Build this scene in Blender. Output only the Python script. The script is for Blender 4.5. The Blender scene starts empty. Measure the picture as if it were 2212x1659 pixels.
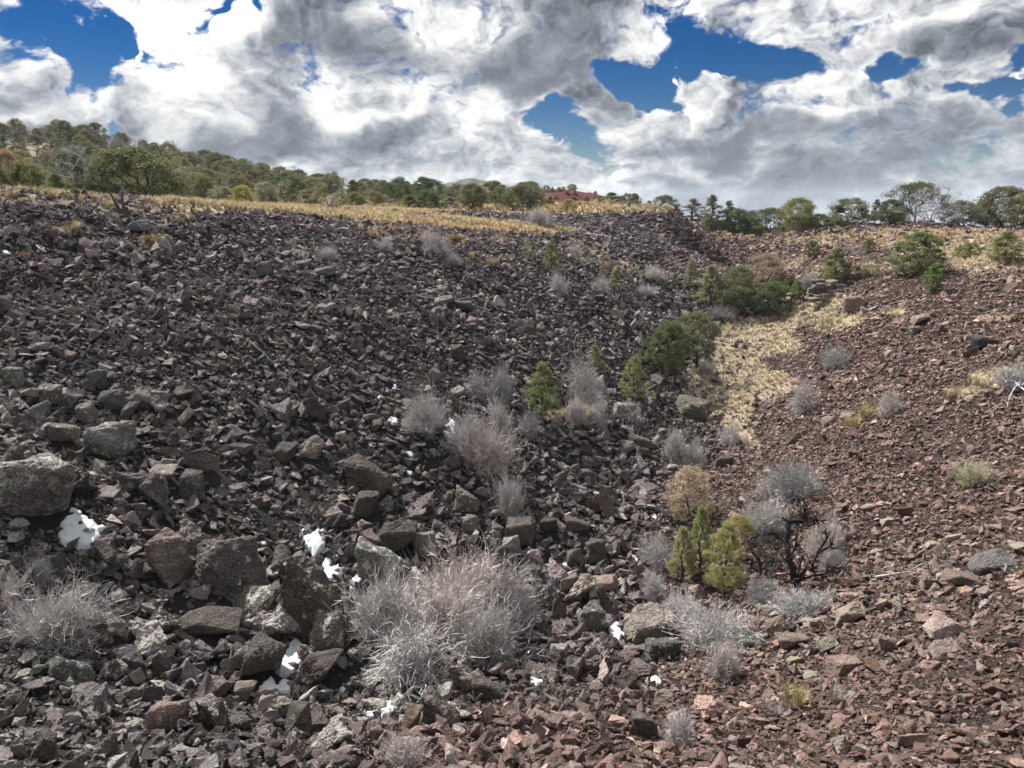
import bpy, bmesh, math, random
import numpy as np
from mathutils import Vector, Matrix, Euler, noise as mnoise

random.seed(11)
rng = np.random.default_rng(11)
scene = bpy.context.scene
COL = scene.collection
R = math.radians

# ------------------------------------------------------------------ camera
CAMZ = 16.0                 # eye height above the deepest ground datum
PITCH = R(13.5)
FOC = 1639.6                # focal length in the photo's 2212-wide units
CU, CV = 1106.0, 829.5
cam_d = bpy.data.cameras.new('camera')
cam_d.sensor_width = 36.0
cam_d.lens = 36.0 * FOC / 2212.0
cam_d.clip_start = 0.1
cam_d.clip_end = 12000.0
cam = bpy.data.objects.new('camera', cam_d)
COL.objects.link(cam)
cam.location = (0, 0, CAMZ)
cam.rotation_euler = (math.pi / 2 - PITCH, 0, 0)
scene.camera = cam

# ------------------------------------------------------------------ light
SUN_EL, SUN_AZ = R(48), R(-42)      # azimuth from +Y (the view), negative = left
sun_dir = Vector((math.sin(SUN_AZ) * math.cos(SUN_EL), math.cos(SUN_AZ) * math.cos(SUN_EL), math.sin(SUN_EL)))
sl = bpy.data.lights.new('sun', 'SUN')
sl.energy = 5.0
sl.angle = R(1.2)
sl.color = (1.0, 0.96, 0.91)
so = bpy.data.objects.new('sun', sl)
COL.objects.link(so)
so.rotation_euler = (-sun_dir).to_track_quat('-Z', 'Y').to_euler()
so.location = (-30, 20, 60)

scene.view_settings.view_transform = 'Standard'
scene.view_settings.look = 'None'
scene.view_settings.exposure = 1.0
scene.view_settings.gamma = 1.0
scene.view_settings.use_curve_mapping = False


class NT:
    """small helper that wires shader nodes"""
    def __init__(self, tree):
        self.t = tree
    def n(self, typ, **kw):
        nd = self.t.nodes.new(typ)
        for k, v in kw.items():
            setattr(nd, k, v)
        return nd
    def put(self, sock, v):
        if isinstance(v, bpy.types.NodeSocket):
            self.t.links.new(v, sock)
        elif v is not None:
            sock.default_value = v
    def m(self, op, a, b=None, c=None, clamp=False):
        nd = self.n('ShaderNodeMath', operation=op)
        nd.use_clamp = clamp
        for i, v in enumerate((a, b, c)):
            self.put(nd.inputs[i], v)
        return nd.outputs[0]
    def v(self, op, a, b=None, scale=None):
        nd = self.n('ShaderNodeVectorMath', operation=op)
        self.put(nd.inputs[0], a)
        self.put(nd.inputs[1], b)
        if scale is not None:
            self.put(nd.inputs['Scale'], scale)
        return nd.outputs['Value'] if op in ('LENGTH', 'DOT_PRODUCT') else nd.outputs[0]
    def rng(self, x, a, b, c=0.0, d=1.0, smooth=True):
        nd = self.n('ShaderNodeMapRange')
        if smooth:
            nd.interpolation_type = 'SMOOTHSTEP'
        self.put(nd.inputs['Value'], x)
        for k, q in (('From Min', a), ('From Max', b), ('To Min', c), ('To Max', d)):
            self.put(nd.inputs[k], q)
        return nd.outputs['Result']
    def noise(self, vec, scale, detail=6.0, rough=0.55, dist=0.0, lac=2.0):
        nd = self.n('ShaderNodeTexNoise')
        self.put(nd.inputs['Vector'], vec)
        nd.inputs['Scale'].default_value = scale
        nd.inputs['Detail'].default_value = detail
        nd.inputs['Roughness'].default_value = rough
        nd.inputs['Lacunarity'].default_value = lac
        nd.inputs['Distortion'].default_value = dist
        return nd
    def mix(self, f, a, b, blend='MIX'):
        nd = self.n('ShaderNodeMix', data_type='RGBA', blend_type=blend)
        nd.clamp_factor = True
        self.put(nd.inputs[0], f)
        self.put(nd.inputs[6], a)
        self.put(nd.inputs[7], b)
        return nd.outputs[2]


def pix_dir(U, V):
    """unit-depth ray of a photo position (2212-wide units)"""
    a = (np.asarray(U, float) - CU) / FOC
    b = (CV - np.asarray(V, float)) / FOC
    cp, sp = math.cos(PITCH), math.sin(PITCH)
    return np.stack([a, cp + b * sp, -sp + b * cp], -1)


# ------------------------------------------------------------------ sky
world = bpy.data.worlds.new('World')
scene.world = world
world.use_nodes = True
wt = world.node_tree
wt.nodes.clear()
W = NT(wt)
tc = W.n('ShaderNodeTexCoord')
D = tc.outputs['Generated']
sky = W.n('ShaderNodeTexSky')
sky.sky_type = 'NISHITA'
sky.sun_disc = False
sky.sun_elevation = SUN_EL
sky.sun_rotation = SUN_AZ
scene.cycles.max_bounces = 4
scene.cycles.diffuse_bounces = 2
scene.cycles.glossy_bounces = 1
scene.cycles.transmission_bounces = 2
scene.cycles.transparent_max_bounces = 4
scene.cycles.volume_bounces = 0
scene.cycles.caustics_reflective = False
scene.cycles.caustics_refractive = False
sky.altitude = 2000
sky.air_density = 1.0
sky.dust_density = 0.3
sky.ozone_density = 2.0
hsv = W.n('ShaderNodeHueSaturation')
hsv.inputs['Saturation'].default_value = 1.65
hsv.inputs['Value'].default_value = 0.50
hsv.inputs['Hue'].default_value = 0.515
W.put(hsv.inputs['Color'], sky.outputs[0])
bg_sky = W.n('ShaderNodeBackground')
bg_sky.inputs['Strength'].default_value = 0.05
W.put(bg_sky.inputs['Color'], hsv.outputs[0])

sep = W.n('ShaderNodeSeparateXYZ')
W.put(sep.inputs[0], D)
zc = W.m('MAXIMUM', sep.outputs[2], 0.0)
inv = W.m('DIVIDE', 1.0, W.m('ADD', zc, 1.0))
az = W.m('ARCTAN2', sep.outputs[0], sep.outputs[1])
comb = W.n('ShaderNodeCombineXYZ')
W.put(comb.inputs[0], W.m('ADD', W.m('MULTIPLY', az, 2.3), 3.1))
W.put(comb.inputs[1], W.m('ADD', W.m('MULTIPLY', zc, W.m('MULTIPLY', inv, 4.4)), 7.7))
P0 = comb.outputs[0]
def n2(vec, sc, det, ro):
    q = W.noise(vec, sc, det, ro); q.noise_dimensions = '2D'; return q
def puffs(vec, sc):
    """heaped, cauliflower-like domes"""
    q = W.n('ShaderNodeTexVoronoi', voronoi_dimensions='2D', feature='F1')
    W.put(q.inputs['Vector'], vec)
    q.inputs['Scale'].default_value = sc
    q.inputs['Detail'].default_value = 3.0
    q.inputs['Roughness'].default_value = 0.62
    q.inputs['Lacunarity'].default_value = 2.1
    return W.m('SUBTRACT', 1.0, q.outputs['Distance'])
# domain warp for torn edges
wn = n2(P0, 2.2, 4.0, 0.55)
warp = W.v('SCALE', W.v('SUBTRACT', wn.outputs['Color'], (0.5, 0.5, 0.5)), None, 0.24)
P1 = W.v('ADD', P0, warp)
wn2 = n2(P0, 11.0, 3.0, 0.6)
P2 = W.v('ADD', P1, W.v('SCALE', W.v('SUBTRACT', wn2.outputs['Color'], (0.5, 0.5, 0.5)), None, 0.075))
SOFF = (-0.07, 0.07, 0.0)
big = n2(P1, 2.7, 6.0, 0.56).outputs['Fac']
big2 = n2(W.v('ADD', P1, SOFF), 2.7, 6.0, 0.56).outputs['Fac']
fine = puffs(P2, 6.0)
fine2 = puffs(W.v('ADD', P2, tuple(c * 0.55 for c in SOFF)), 6.0)
Dw = W.v('ADD', D, W.v('SCALE', W.v('SUBTRACT', wn.outputs['Color'], (0.5, 0.5, 0.5)), None, 0.16))


def blobs(lst):
    """sum of soft ellipses at sky directions (U, V, half-width, half-height, weight)"""
    tot = None
    for (U, V, ru, rv, w) in lst:
        d = pix_dir(U, V)
        d = d / np.linalg.norm(d)
        diff = W.v('SUBTRACT', Dw, tuple(d))
        q = W.v('MULTIPLY', diff, (FOC / ru, FOC / (2.0 * ru), FOC / rv))
        b = W.rng(W.v('LENGTH', q), 1.6, 0.0, 0.0, w * 1.15)
        tot = b if tot is None else W.m('ADD', tot, b)
    return tot


HOLES = [(235, 50, 50, 55, .46), (60, 85, 75, 45, .34), (165, 160, 60, 40, .36), (520, 22, 26, 36, .5), (440, 8, 22, 14, .35),
         (1490, 40, 55, 50, .5), (1575, 85, 70, 40, .42), (1540, 140, 130, 34, .45), (1370, 180, 75, 26, .5),
         (1655, 140, 60, 34, .35), (1190, 275, 60, 34, .5), (1955, 155, 65, 26, .48), (2165, 240, 75, 30, .48), (2205, 130, 30, 50, .3),
         (750, 345, 26, 12, .36), (240, 275, 26, 14, .36), (205, 215, 22, 24, .3), (1215, 330, 35, 16, .25), (300, 85, 40, 26, .25),
         (360, 105, 26, 24, .2), (1330, 190, 30, 18, .25), (650, 372, 22, 10, .25)]
DARKS = [(760, 95, 190, 52, .5), (600, 118, 75, 36, .35), (1130, 140, 190, 75, .5), (1250, 60, 160, 70, .35), (1050, 190, 130, 36, .3),
         (560, 250, 110, 75, .55), (480, 290, 100, 40, .3), (300, 215, 52, 52, .6), (50, 208, 62, 26, .55), (165, 275, 60, 40, .42), (840, 245, 90, 46, .42),
         (700, 300, 110, 40, .3), (1215, 205, 110, 36, .35), (1500, 300, 190, 28, .5), (1640, 280, 110, 26, .3), (2080, 90, 130, 45, .33), (1830, 110, 120, 40, .16),
         (1880, 330, 330, 46, .42), (2050, 395, 280, 40, .45), (1600, 400, 240, 32, .42), (1400, 392, 120, 18, .28), (900, 392, 55, 32, .34),
         (80, 300, 90, 22, .35), (1000, 340, 120, 20, .15)]
LIGHTS = [(400, 110, 130, 130, .55), (350, 40, 60, 50, .4), (960, 90, 55, 50, .35), (740, 190, 70, 36, .4), (880, 190, 60, 30, .4), (60, 30, 90, 24, .4), (120, 225, 60, 40, .3),
          (1330, 120, 70, 40, .25), (620, 370, 110, 14, .25)]
hole = W.m('MULTIPLY', blobs(HOLES), W.rng(fine, 0.42, 0.75, 1.25, 0.55))
dark = blobs(DARKS)
lite = blobs(LIGHTS)
# coverage: broken cumulus nearly everywhere, torn open at the holes
wisp = n2(P1, 22.0, 4.0, 0.65).outputs['Fac']
dens = W.m('ADD', big, W.m('ADD', W.m('MULTIPLY', W.m('SUBTRACT', fine, 0.55), 0.34), W.m('MULTIPLY', W.m('SUBTRACT', wisp, 0.5), 0.55)))
cov_in = W.m('SUBTRACT', W.m('ADD', dens, 0.37), W.m('MULTIPLY', hole, 1.2))
cover = W.rng(cov_in, 0.26, 0.58)
lowfade = W.rng(sep.outputs[2], 0.0, 0.22, 0.7, 1.0)
relief = W.m('ADD', W.m('MULTIPLY', W.m('SUBTRACT', big, big2), 2.0), W.m('MULTIPLY', W.m('SUBTRACT', fine, fine2), 0.75))
relief = W.m('MULTIPLY', relief, W.m('MULTIPLY', lowfade, W.m('SUBTRACT', 0.74, W.m('MULTIPLY', W.m('MINIMUM', dark, 0.8), 0.6))))
thick = W.rng(cov_in, 0.55, 1.0)
darkn = W.m('MULTIPLY', dark, W.m('ADD', 0.10, W.m('ADD', W.m('MULTIPLY', big, 0.9), W.m('MULTIPLY', fine, 0.45))))
lum = W.m('ADD', 0.79, W.m('MULTIPLY', relief, 0.45))
lum = W.m('SUBTRACT', lum, W.m('MULTIPLY', thick, 0.26))
lum = W.m('SUBTRACT', lum, W.m('MULTIPLY', darkn, 1.4))
lum = W.m('ADD', lum, W.m('MULTIPLY', lite, 0.8))
# brighter veil around the hidden sun
glow = W.rng(W.v('DOT_PRODUCT', D, tuple(sun_dir)), 0.74, 1.0, 0.0, 0.7)
lum = W.m('ADD', lum, glow)
lum = W.m('SMOOTH_MAX', lum, 0.30, 0.25)
lum = W.m('MINIMUM', W.m('MAXIMUM', W.m('ADD', lum, W.m('MULTIPLY', relief, 0.6)), 0.2), 1.5)
tint = W.mix(W.rng(lum, 0.25, 0.85), (0.86, 0.95, 1.10, 1), (1.0, 1.0, 1.0, 1))
lumv = W.v('SCALE', tint, None, W.m('POWER', lum, 1.25))
bg_cl = W.n('ShaderNodeBackground')
bg_cl.inputs['Strength'].default_value = 0.56
W.put(bg_cl.inputs['Color'], lumv)
mixs = W.n('ShaderNodeMixShader')
W.put(mixs.inputs[0], cover)
wt.links.new(bg_sky.outputs[0], mixs.inputs[1])
wt.links.new(bg_cl.outputs[0], mixs.inputs[2])
wo = W.n('ShaderNodeOutputWorld')
wt.links.new(mixs.outputs[0], wo.inputs['Surface'])
world.cycles.sampling_method = 'MANUAL'
world.cycles.sample_map_resolution = 512

# ------------------------------------------------------------------ terrain heights
CP = []
def row(V, pts):
    for U, Y in pts:
        d = pix_dir(U, V)
        t = Y / d[1]
        CP.append((d[0] * t, Y, d[2] * t))
row(1659, [(0, 13), (600, 13), (1100, 13), (1700, 12), (2212, 11)])
row(1490, [(0, 15.5), (620, 17.3), (1000, 18.2), (1420, 19.2), (1800, 16.2), (2212, 14)])
row(1300, [(0, 18.5), (450, 20.5), (900, 23.6), (1420, 26.2), (1750, 23), (2212, 18)])
row(1123, [(0, 21.5), (450, 24.5), (900, 29), (1440, 33.5), (1770, 28.6), (2212, 22.5)])
row(950, [(0, 25), (450, 28.5), (970, 34.5), (1500, 45), (1770, 36.6), (2212, 28)])
row(830, [(0, 28), (450, 32), (970, 39.5), (1300, 46), (1560, 55), (1840, 42.5), (2212, 33)])
row(713, [(0, 31.5), (500, 37), (970, 45), (1400, 58), (1600, 66), (1840, 53), (2212, 41)])
row(605, [(0, 35.5), (500, 42), (970, 53), (1300, 64), (1490, 75), (1760, 70), (1950, 60), (2212, 52)])
row(545, [(0, 37.5), (500, 45), (970, 57), (1250, 70), (1450, 84)])
row(518, [(0, 38.5), (500, 46.5), (970, 60), (1200, 74), (1400, 87), (1500, 93), (2000, 80), (2212, 72)])
# left rim and the grassy bench behind it
CP_R = [(0, 432, 42), (130, 440, 44), (260, 446, 47), (500, 462, 51), (750, 478, 60), (970, 492, 69), (1190, 508, 78),
        (500, 447, 62), (750, 458, 76), (1000, 472, 84), (100, 432, 52), (300, 438, 60), (-60, 430, 55),
        # hollow and the farther spur
        (1060, 468, 92), (1250, 478, 95), (1380, 490, 93), (1000, 456, 104), (1250, 458, 103), (1420, 458, 100), (1455, 466, 97),
        (750, 449, 110), (1200, 449, 125), (1420, 450, 120),
        # canyon behind the spur and the right rim
        (1535, 585, 89), (1500, 505, 95), (1470, 540, 88), (1575, 600, 103), (1560, 560, 108), (1600, 540, 112), (1550, 512, 128), (1700, 512, 112), (1700, 560, 96), (1800, 560, 86), (1900, 545, 82),
        (1850, 502, 103), (1980, 497, 97), (2130, 503, 90), (2212, 505, 86), (2000, 600, 59), (2100, 560, 66)]
for U, V, Y in CP_R:
    row(V, [(U, Y)])
CP += [(0, 0, -1.7), (-14, 2, -5.5), (12, 2, -2.8), (-30, 8, -4), (22, 8, -3.0), (-45, 25, -1.2), (38, 25, -4.0), (60, 50, -3.2), (0, -15, 0), (-40, -15, 0), (40, -15, 0),
       (-50, 60, -0.3), (-70, 60, -0.2), (75, 75, -3.6), (100, 110, -5.2), (60, 130, -6.4), (40, 150, -8), (-10, 150, -1.0), (-60, 110, 0.2), (-120, 110, 2),
       (-120, 40, 2), (130, 40, -2), (-60, 160, 0), (-150, 180, 1), (0, 200, -1.5), (60, 200, -11), (150, 200, -12), (200, 100, -6), (-200, 60, 2), (0, -60, 0.5)]
# the gully head: steep talus under the farther spur
row(560, [(1490, 90), (1400, 80)])
row(600, [(1525, 90)])
CPA = np.array(CP)
_S = 50.0
def _phi(r2):
    return 0.5 * r2 * np.log(r2 + 1e-9)
def _solve():
    X = CPA[:, :2] / _S
    n = len(X)
    d2 = ((X[:, None] - X[None]) ** 2).sum(-1)
    A = np.zeros((n + 3, n + 3))
    A[:n, :n] = _phi(d2) + np.eye(n) * 6e-4
    A[:n, n] = 1
    A[:n, n + 1:] = X
    A[n:, :n] = A[:n, n:].T
    b = np.zeros(n + 3)
    b[:n] = CPA[:, 2]
    return X, np.linalg.solve(A, b)
_X, _Wt = _solve()


def _hash(ix, iy, s):
    h = (ix * 374761393 + iy * 668265263 + s * 2147483647) & 0xFFFFFFFF
    h = ((h ^ (h >> 13)) * 1274126177) & 0xFFFFFFFF
    return ((h ^ (h >> 16)) & 0xFFFF) / 65535.0
def vnoise(x, y, s=0):
    x = np.asarray(x, float); y = np.asarray(y, float)
    ix = np.floor(x).astype(np.int64); iy = np.floor(y).astype(np.int64)
    fx = x - ix; fy = y - iy
    fx = fx * fx * (3 - 2 * fx); fy = fy * fy * (3 - 2 * fy)
    a = _hash(ix, iy, s); b = _hash(ix + 1, iy, s); c = _hash(ix, iy + 1, s); d = _hash(ix + 1, iy + 1, s)
    return (a * (1 - fx) + b * fx) * (1 - fy) + (c * (1 - fx) + d * fx) * fy - 0.5
def fbm(x, y, s=0, o=4):
    t = 0; a = 1.0; f = 1.0
    for i in range(o):
        t = t + a * vnoise(x * f + 17.3 * i, y * f - 9.1 * i, s + i)
        a *= 0.5; f *= 2.03
    return t

def _w(U, V, Y):
    d = pix_dir(U, V); return (d[0] / d[1] * Y, Y)
EDGE = [_w(1440, 458, 101), _w(1460, 468, 97.5), _w(1500, 508, 94.5), _w(1528, 570, 89), _w(1538, 600, 84)]
def spur_cut(x, y):
    """the far headland breaks off steeply along its right edge"""
    best = np.full(x.shape, 1e9); sgn = np.zeros(x.shape)
    for (ax, ay), (bx, by) in zip(EDGE, EDGE[1:]):
        dx, dy = bx - ax, by - ay
        t = np.clip(((x - ax) * dx + (y - ay) * dy) / (dx * dx + dy * dy), 0, 1)
        d = np.hypot(x - ax - t * dx, y - ay - t * dy)
        s_ = -((x - ax) * dy - (y - ay) * dx)
        sgn = np.where(d < best, np.sign(s_), sgn); best = np.minimum(best, d)
    sd = best * sgn                       # positive: canyon side
    st = lambda a, b, q: np.clip((q - a) / (b - a), 0, 1) ** 2 * (3 - 2 * np.clip((q - a) / (b - a), 0, 1))
    drop = st(-.5, 3.5, sd) * (1 - st(8, 17, sd)) * st(82, 88, y) * (1 - st(106, 116, y))
    rise = st(-5, -.5, sd) * (1 - st(-.5, 1.0, sd)) * st(82, 88, y) * (1 - st(100, 106, y))
    return -4.2 * drop + .7 * rise

HILLX, HILLY, HILLH = -118.0, 205.0, 14.5
def height(x, y):
    x = np.asarray(x, float); y = np.asarray(y, float)
    sh = x.shape
    xf = x.ravel(); yf = y.ravel()
    xs = np.clip(xf, -260, 260) / _S; ys = np.clip(yf, -80, 260) / _S
    out = np.empty(xf.size)
    n = len(_X)
    for i in range(0, xf.size, 20000):
        a = xs[i:i + 20000]; b = ys[i:i + 20000]
        d2 = (a[:, None] - _X[None, :, 0]) ** 2 + (b[:, None] - _X[None, :, 1]) ** 2
        out[i:i + 20000] = _phi(d2) @ _Wt[:n] + _Wt[n] + a * _Wt[n + 1] + b * _Wt[n + 2]
    # beyond the mapped ground: ease into a broad, gently sloping plain
    far = np.clip((np.hypot(xf, yf - 60) - 170) / 120, 0, 1)
    far = far * far * (3 - 2 * far)
    plain = -7.0 - 5.0 * np.tanh((xf - 20) / 60) - np.clip(yf - 200, 0, 1e5) * (.036 + .020 * np.tanh((xf - 20) / 60))
    out = out * (1 - far) + plain * far
    # wooded hill on the left, red cinder mound in the middle
    gx = np.where(xf > HILLX, np.exp(-((xf - HILLX) / 47.0) ** 2), np.exp(-((xf - HILLX) / 120.0) ** 2))
    out = out + HILLH * gx * np.exp(-((yf - HILLY) / 48.0) ** 2)
    gy = np.exp(-(((xf - 14.0) / 11.5) ** 4 + ((yf - 158) / 12) ** 2))
    out = out + 5.8 * gy
    # lumps and hollows of the talus
    w = np.clip((yf - 4) / 8, 0, 1) * np.clip((170 - yf) / 60, 0.15, 1)
    rough = np.clip(1 - (out + 2.2) / 1.2, 0.12, 1)     # the flat benches stay smooth
    out = out + w * rough * (0.55 * fbm(xf / 4.3, yf / 4.3, 3, 4) + 0.5 * fbm(xf / 11.0, yf / 11.0, 8, 2))
    nr = (np.abs(xf - 24) < 30) & (yf > 80) & (yf < 118)
    if nr.any(): out[nr] += spur_cut(xf[nr], yf[nr])
    return (out + CAMZ).reshape(sh)


def spaced(lo_f, hi_f, step, hi, grow=1.09, lo=None):
    a = list(np.arange(lo_f, hi_f + 1e-6, step))
    s = step
    while a[-1] < hi:
        s *= grow
        a.append(a[-1] + s)
    s = step
    lo = -hi if lo is None else lo
    while a[0] > lo:
        s *= grow
        a.insert(0, a[0] - s)
    return np.array(a)

GX = spaced(-48, 62, 0.42, 4200)
GY = spaced(4, 118, 0.42, 4200, lo=-300)
GXX, GYY = np.meshgrid(GX, GY)
GZ = height(GXX, GYY)
def ground_z(x, y):
    x = np.asarray(x, float); y = np.asarray(y, float)
    i = np.clip(np.searchsorted(GX, x) - 1, 0, len(GX) - 2)
    j = np.clip(np.searchsorted(GY, y) - 1, 0, len(GY) - 2)
    fx = (x - GX[i]) / (GX[i + 1] - GX[i]); fy = (y - GY[j]) / (GY[j + 1] - GY[j])
    return (GZ[j, i] * (1 - fx) + GZ[j, i + 1] * fx) * (1 - fy) + (GZ[j + 1, i] * (1 - fx) + GZ[j + 1, i + 1] * fx) * fy
def ground_n(x, y, e=0.5):
    dx = (ground_z(x + e, y) - ground_z(x - e, y)) / (2 * e)
    dy = (ground_z(x, y + e) - ground_z(x, y - e)) / (2 * e)
    n = np.stack([-dx, -dy, np.ones_like(dx)], -1)
    return n / np.linalg.norm(n, axis=-1, keepdims=True)
def project(p):
    p = np.asarray(p, float)
    cp, sp = math.cos(PITCH), math.sin(PITCH)
    x = p[..., 0]; y = p[..., 1]; z = p[..., 2] - CAMZ
    dep = y * cp - z * sp
    up = y * sp + z * cp
    dep = np.where(np.abs(dep) < 1e-3, 1e-3, dep)
    return CU + FOC * x / dep, CV - FOC * up / dep, dep
_YS = np.concatenate([np.arange(5, 130, 0.12), np.arange(130, 420, 0.6)])
def hit(U, V, lift=0.0):
    """first ground point under a photo position"""
    d = pix_dir(U, V)
    t = _YS / d[1]
    x = d[0] * t; z = d[2] * t + CAMZ
    g = ground_z(x, _YS) + lift
    below = np.nonzero(z <= g)[0]
    k = below[0] if len(below) else len(_YS) - 1
    return float(x[k]), float(_YS[k]), float(ground_z(x[k], _YS[k]))
# horizon map: what the ground in front hides
_AZ = np.linspace(-0.82, 0.82, 1400)
_RR = np.concatenate([np.arange(4, 140, 0.3), np.arange(140, 420, 1.5)])
_px = np.sin(_AZ)[:, None] * _RR[None]; _py = np.cos(_AZ)[:, None] * _RR[None]
_EL = (ground_z(_px, _py) - CAMZ) / _RR[None]
_HM = np.maximum.accumulate(_EL, axis=1)
def hidden_by(x, y, z):
    """metres by which a point lies under the line of sight (<= 0: in view)"""
    az = np.arctan2(x, y); r = np.hypot(x, y)
    i = np.clip(((az + 0.82) / 1.64 * 1399).astype(int), 0, 1399)
    j = np.clip(np.searchsorted(_RR, r) - 2, 0, len(_RR) - 1)
    return _HM[i, j] * r - (z - CAMZ)

# ------------------------------------------------------------------ helpers
def tag(o, label=None, cat=None, group=None, kind=None):
    if label: o['label'] = label
    if cat: o['category'] = cat
    if group: o['group'] = group
    if kind: o['kind'] = kind
    return o
def link(o, parent=None):
    COL.objects.link(o)
    if parent is not None:
        o.parent = parent
    return o
def obj(name, me, parent=None):
    return link(bpy.data.objects.new(name, me), parent)
def empty(name, loc, rz=0.0, scale=(1, 1, 1)):
    o = bpy.data.objects.new(name, None)
    o.empty_display_size = 0.2
    o.location = loc
    o.rotation_euler = (0, 0, rz)
    o.scale = scale
    return link(o)
def np_mesh(name, verts, faces, mat=None, attr=None, smooth=False):
    """verts (n,3), faces (m,k) with one k"""
    verts = np.asarray(verts, np.float32); faces = np.asarray(faces, np.int32)
    me = bpy.data.meshes.new(name)
    k = faces.shape[1]
    me.vertices.add(len(verts)); me.vertices.foreach_set('co', verts.ravel())
    me.loops.add(faces.size); me.loops.foreach_set('vertex_index', faces.ravel())
    me.polygons.add(len(faces)); me.polygons.foreach_set('loop_start', np.arange(0, faces.size, k, dtype=np.int32))
    if attr is not None:
        for an, av in attr.items():
            av = np.asarray(av, np.float32)
            if av.ndim == 1:
                a = me.attributes.new(an, 'FLOAT', 'POINT'); a.data.foreach_set('value', av)
            else:
                a = me.attributes.new(an, 'FLOAT_COLOR', 'POINT'); a.data.foreach_set('color', av.ravel())
    me.update(calc_edges=True)
    me.polygons.foreach_set('use_smooth', np.full(len(faces), smooth))
    if mat: me.materials.append(mat)
    return me

# ------------------------------------------------------------------ materials
def new_mat(name, rough=0.9, spec=0.2):
    m = bpy.data.materials.new(name)
    m.use_nodes = True
    b = m.node_tree.nodes['Principled BSDF']
    b.inputs['Roughness'].default_value = rough
    b.inputs['Specular IOR Level'].default_value = spec
    return m, NT(m.node_tree), b
def bump(T, b, h, strength, dist):
    n = T.n('ShaderNodeBump')
    n.inputs['Strength'].default_value = strength
    n.inputs['Distance'].default_value = dist
    T.put(n.inputs['Height'], h)
    T.put(b.inputs['Normal'], n.outputs[0])
def rock_mat(name, instanced, tex=2.2, bumpd=0.05):
    m, T, b = new_mat(name, 0.92, 0.15)
    oi = T.n('ShaderNodeObjectInfo')
    if instanced:
        at = T.n('ShaderNodeAttribute', attribute_type='INSTANCER', attribute_name='tint')
        base, lich = at.outputs['Color'], at.outputs['Alpha']
    else:
        base, lich = oi.outputs['Color'], oi.outputs['Alpha']
    tc = T.n('ShaderNodeTexCoord')
    off = T.v('SCALE', (13.1, 7.7, 29.3), None, oi.outputs['Random'])
    p = T.v('ADD', tc.outputs['Object'], off)
    n1 = T.noise(p, tex, 6.0, 0.65).outputs['Fac']
    n2 = T.noise(p, tex * 4.5, 5.0, 0.7).outputs['Fac']
    var = T.m('ADD', T.m('MULTIPLY', n1, 1.3), T.m('MULTIPLY', n2, 0.75))
    var = T.m('MAXIMUM', T.m('SUBTRACT', var, 0.05), 0.15)
    n3 = T.noise(p, tex * (13 if not instanced else 8), 3.0, 0.7).outputs['Fac']
    var = T.m('MULTIPLY', var, T.rng(n3, 0.3, 0.7, 0.4 if instanced else 0.25, 1.6 if instanced else 1.8))
    col = T.v('SCALE', base, None, var)
    # rusty weathering
    rust = T.rng(T.noise(T.v('ADD', p, (5.2, 1.3, 8.8)), tex * 0.9, 4.0, 0.6).outputs['Fac'], 0.55, 0.72, 0.0, 0.55)
    col = T.mix(rust, col, T.v('MULTIPLY', col, (1.16, 1.02, 0.93)))
    # crusts of pale lichen in spots and blotches
    ln = T.noise(T.v('ADD', p, (9.7, 3.1, 2.2)), tex * 1.6, 7.0, 0.72).outputs['Fac']
    thr = T.m('SUBTRACT', 0.80, T.m('MULTIPLY', lich, 0.38))
    lm = T.rng(ln, thr, T.m('ADD', thr, 0.035), 0.0, 0.85)
    lcol = T.mix(T.noise(p, tex * 0.7, 2.0).outputs['Fac'], (0.31, 0.315, 0.29, 1), (0.41, 0.39, 0.35, 1))
    col = T.mix(lm, col, lcol)
    sp = T.rng(T.noise(T.v('ADD', p, (3.3, 8.1, 1.2)), tex * 7, 3.0, 0.6).outputs['Fac'], T.m('SUBTRACT', 0.74, T.m('MULTIPLY', lich, 0.16)), 0.76, 0.0, 0.85)
    col = T.mix(sp, col, lcol)
    T.put(b.inputs['Base Color'], col)
    h = T.m('ADD', T.m('ADD', T.m('MULTIPLY', n1, 0.8), T.m('MULTIPLY', n2, 0.6)), T.m('MULTIPLY', n3, 0.22))
    bump(T, b, h, 0.9, bumpd)
    return m
M_ROCKI = rock_mat('basalt_rubble', True, 1.6, 0.10)
M_ROCK = rock_mat('basalt', False, 1.7, 0.12)

m, T, b = new_mat('soil', 0.95, 0.1)
at = T.n('ShaderNodeAttribute', attribute_name='soil')
gp = T.n('ShaderNodeNewGeometry').outputs['Position']
n1 = T.noise(gp, 1.3, 8.0, 0.7).outputs['Fac']
n2 = T.noise(gp, 7.0, 5.0, 0.7).outputs['Fac']
T.put(b.inputs['Base Color'], T.v('SCALE', at.outputs['Color'], None, T.m('ADD', T.m('MULTIPLY', n1, 1.1), T.m('MULTIPLY', n2, 0.8))))
bump(T, b, T.m('ADD', n1, n2), 0.8, 0.15)
M_SOIL = m

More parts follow.
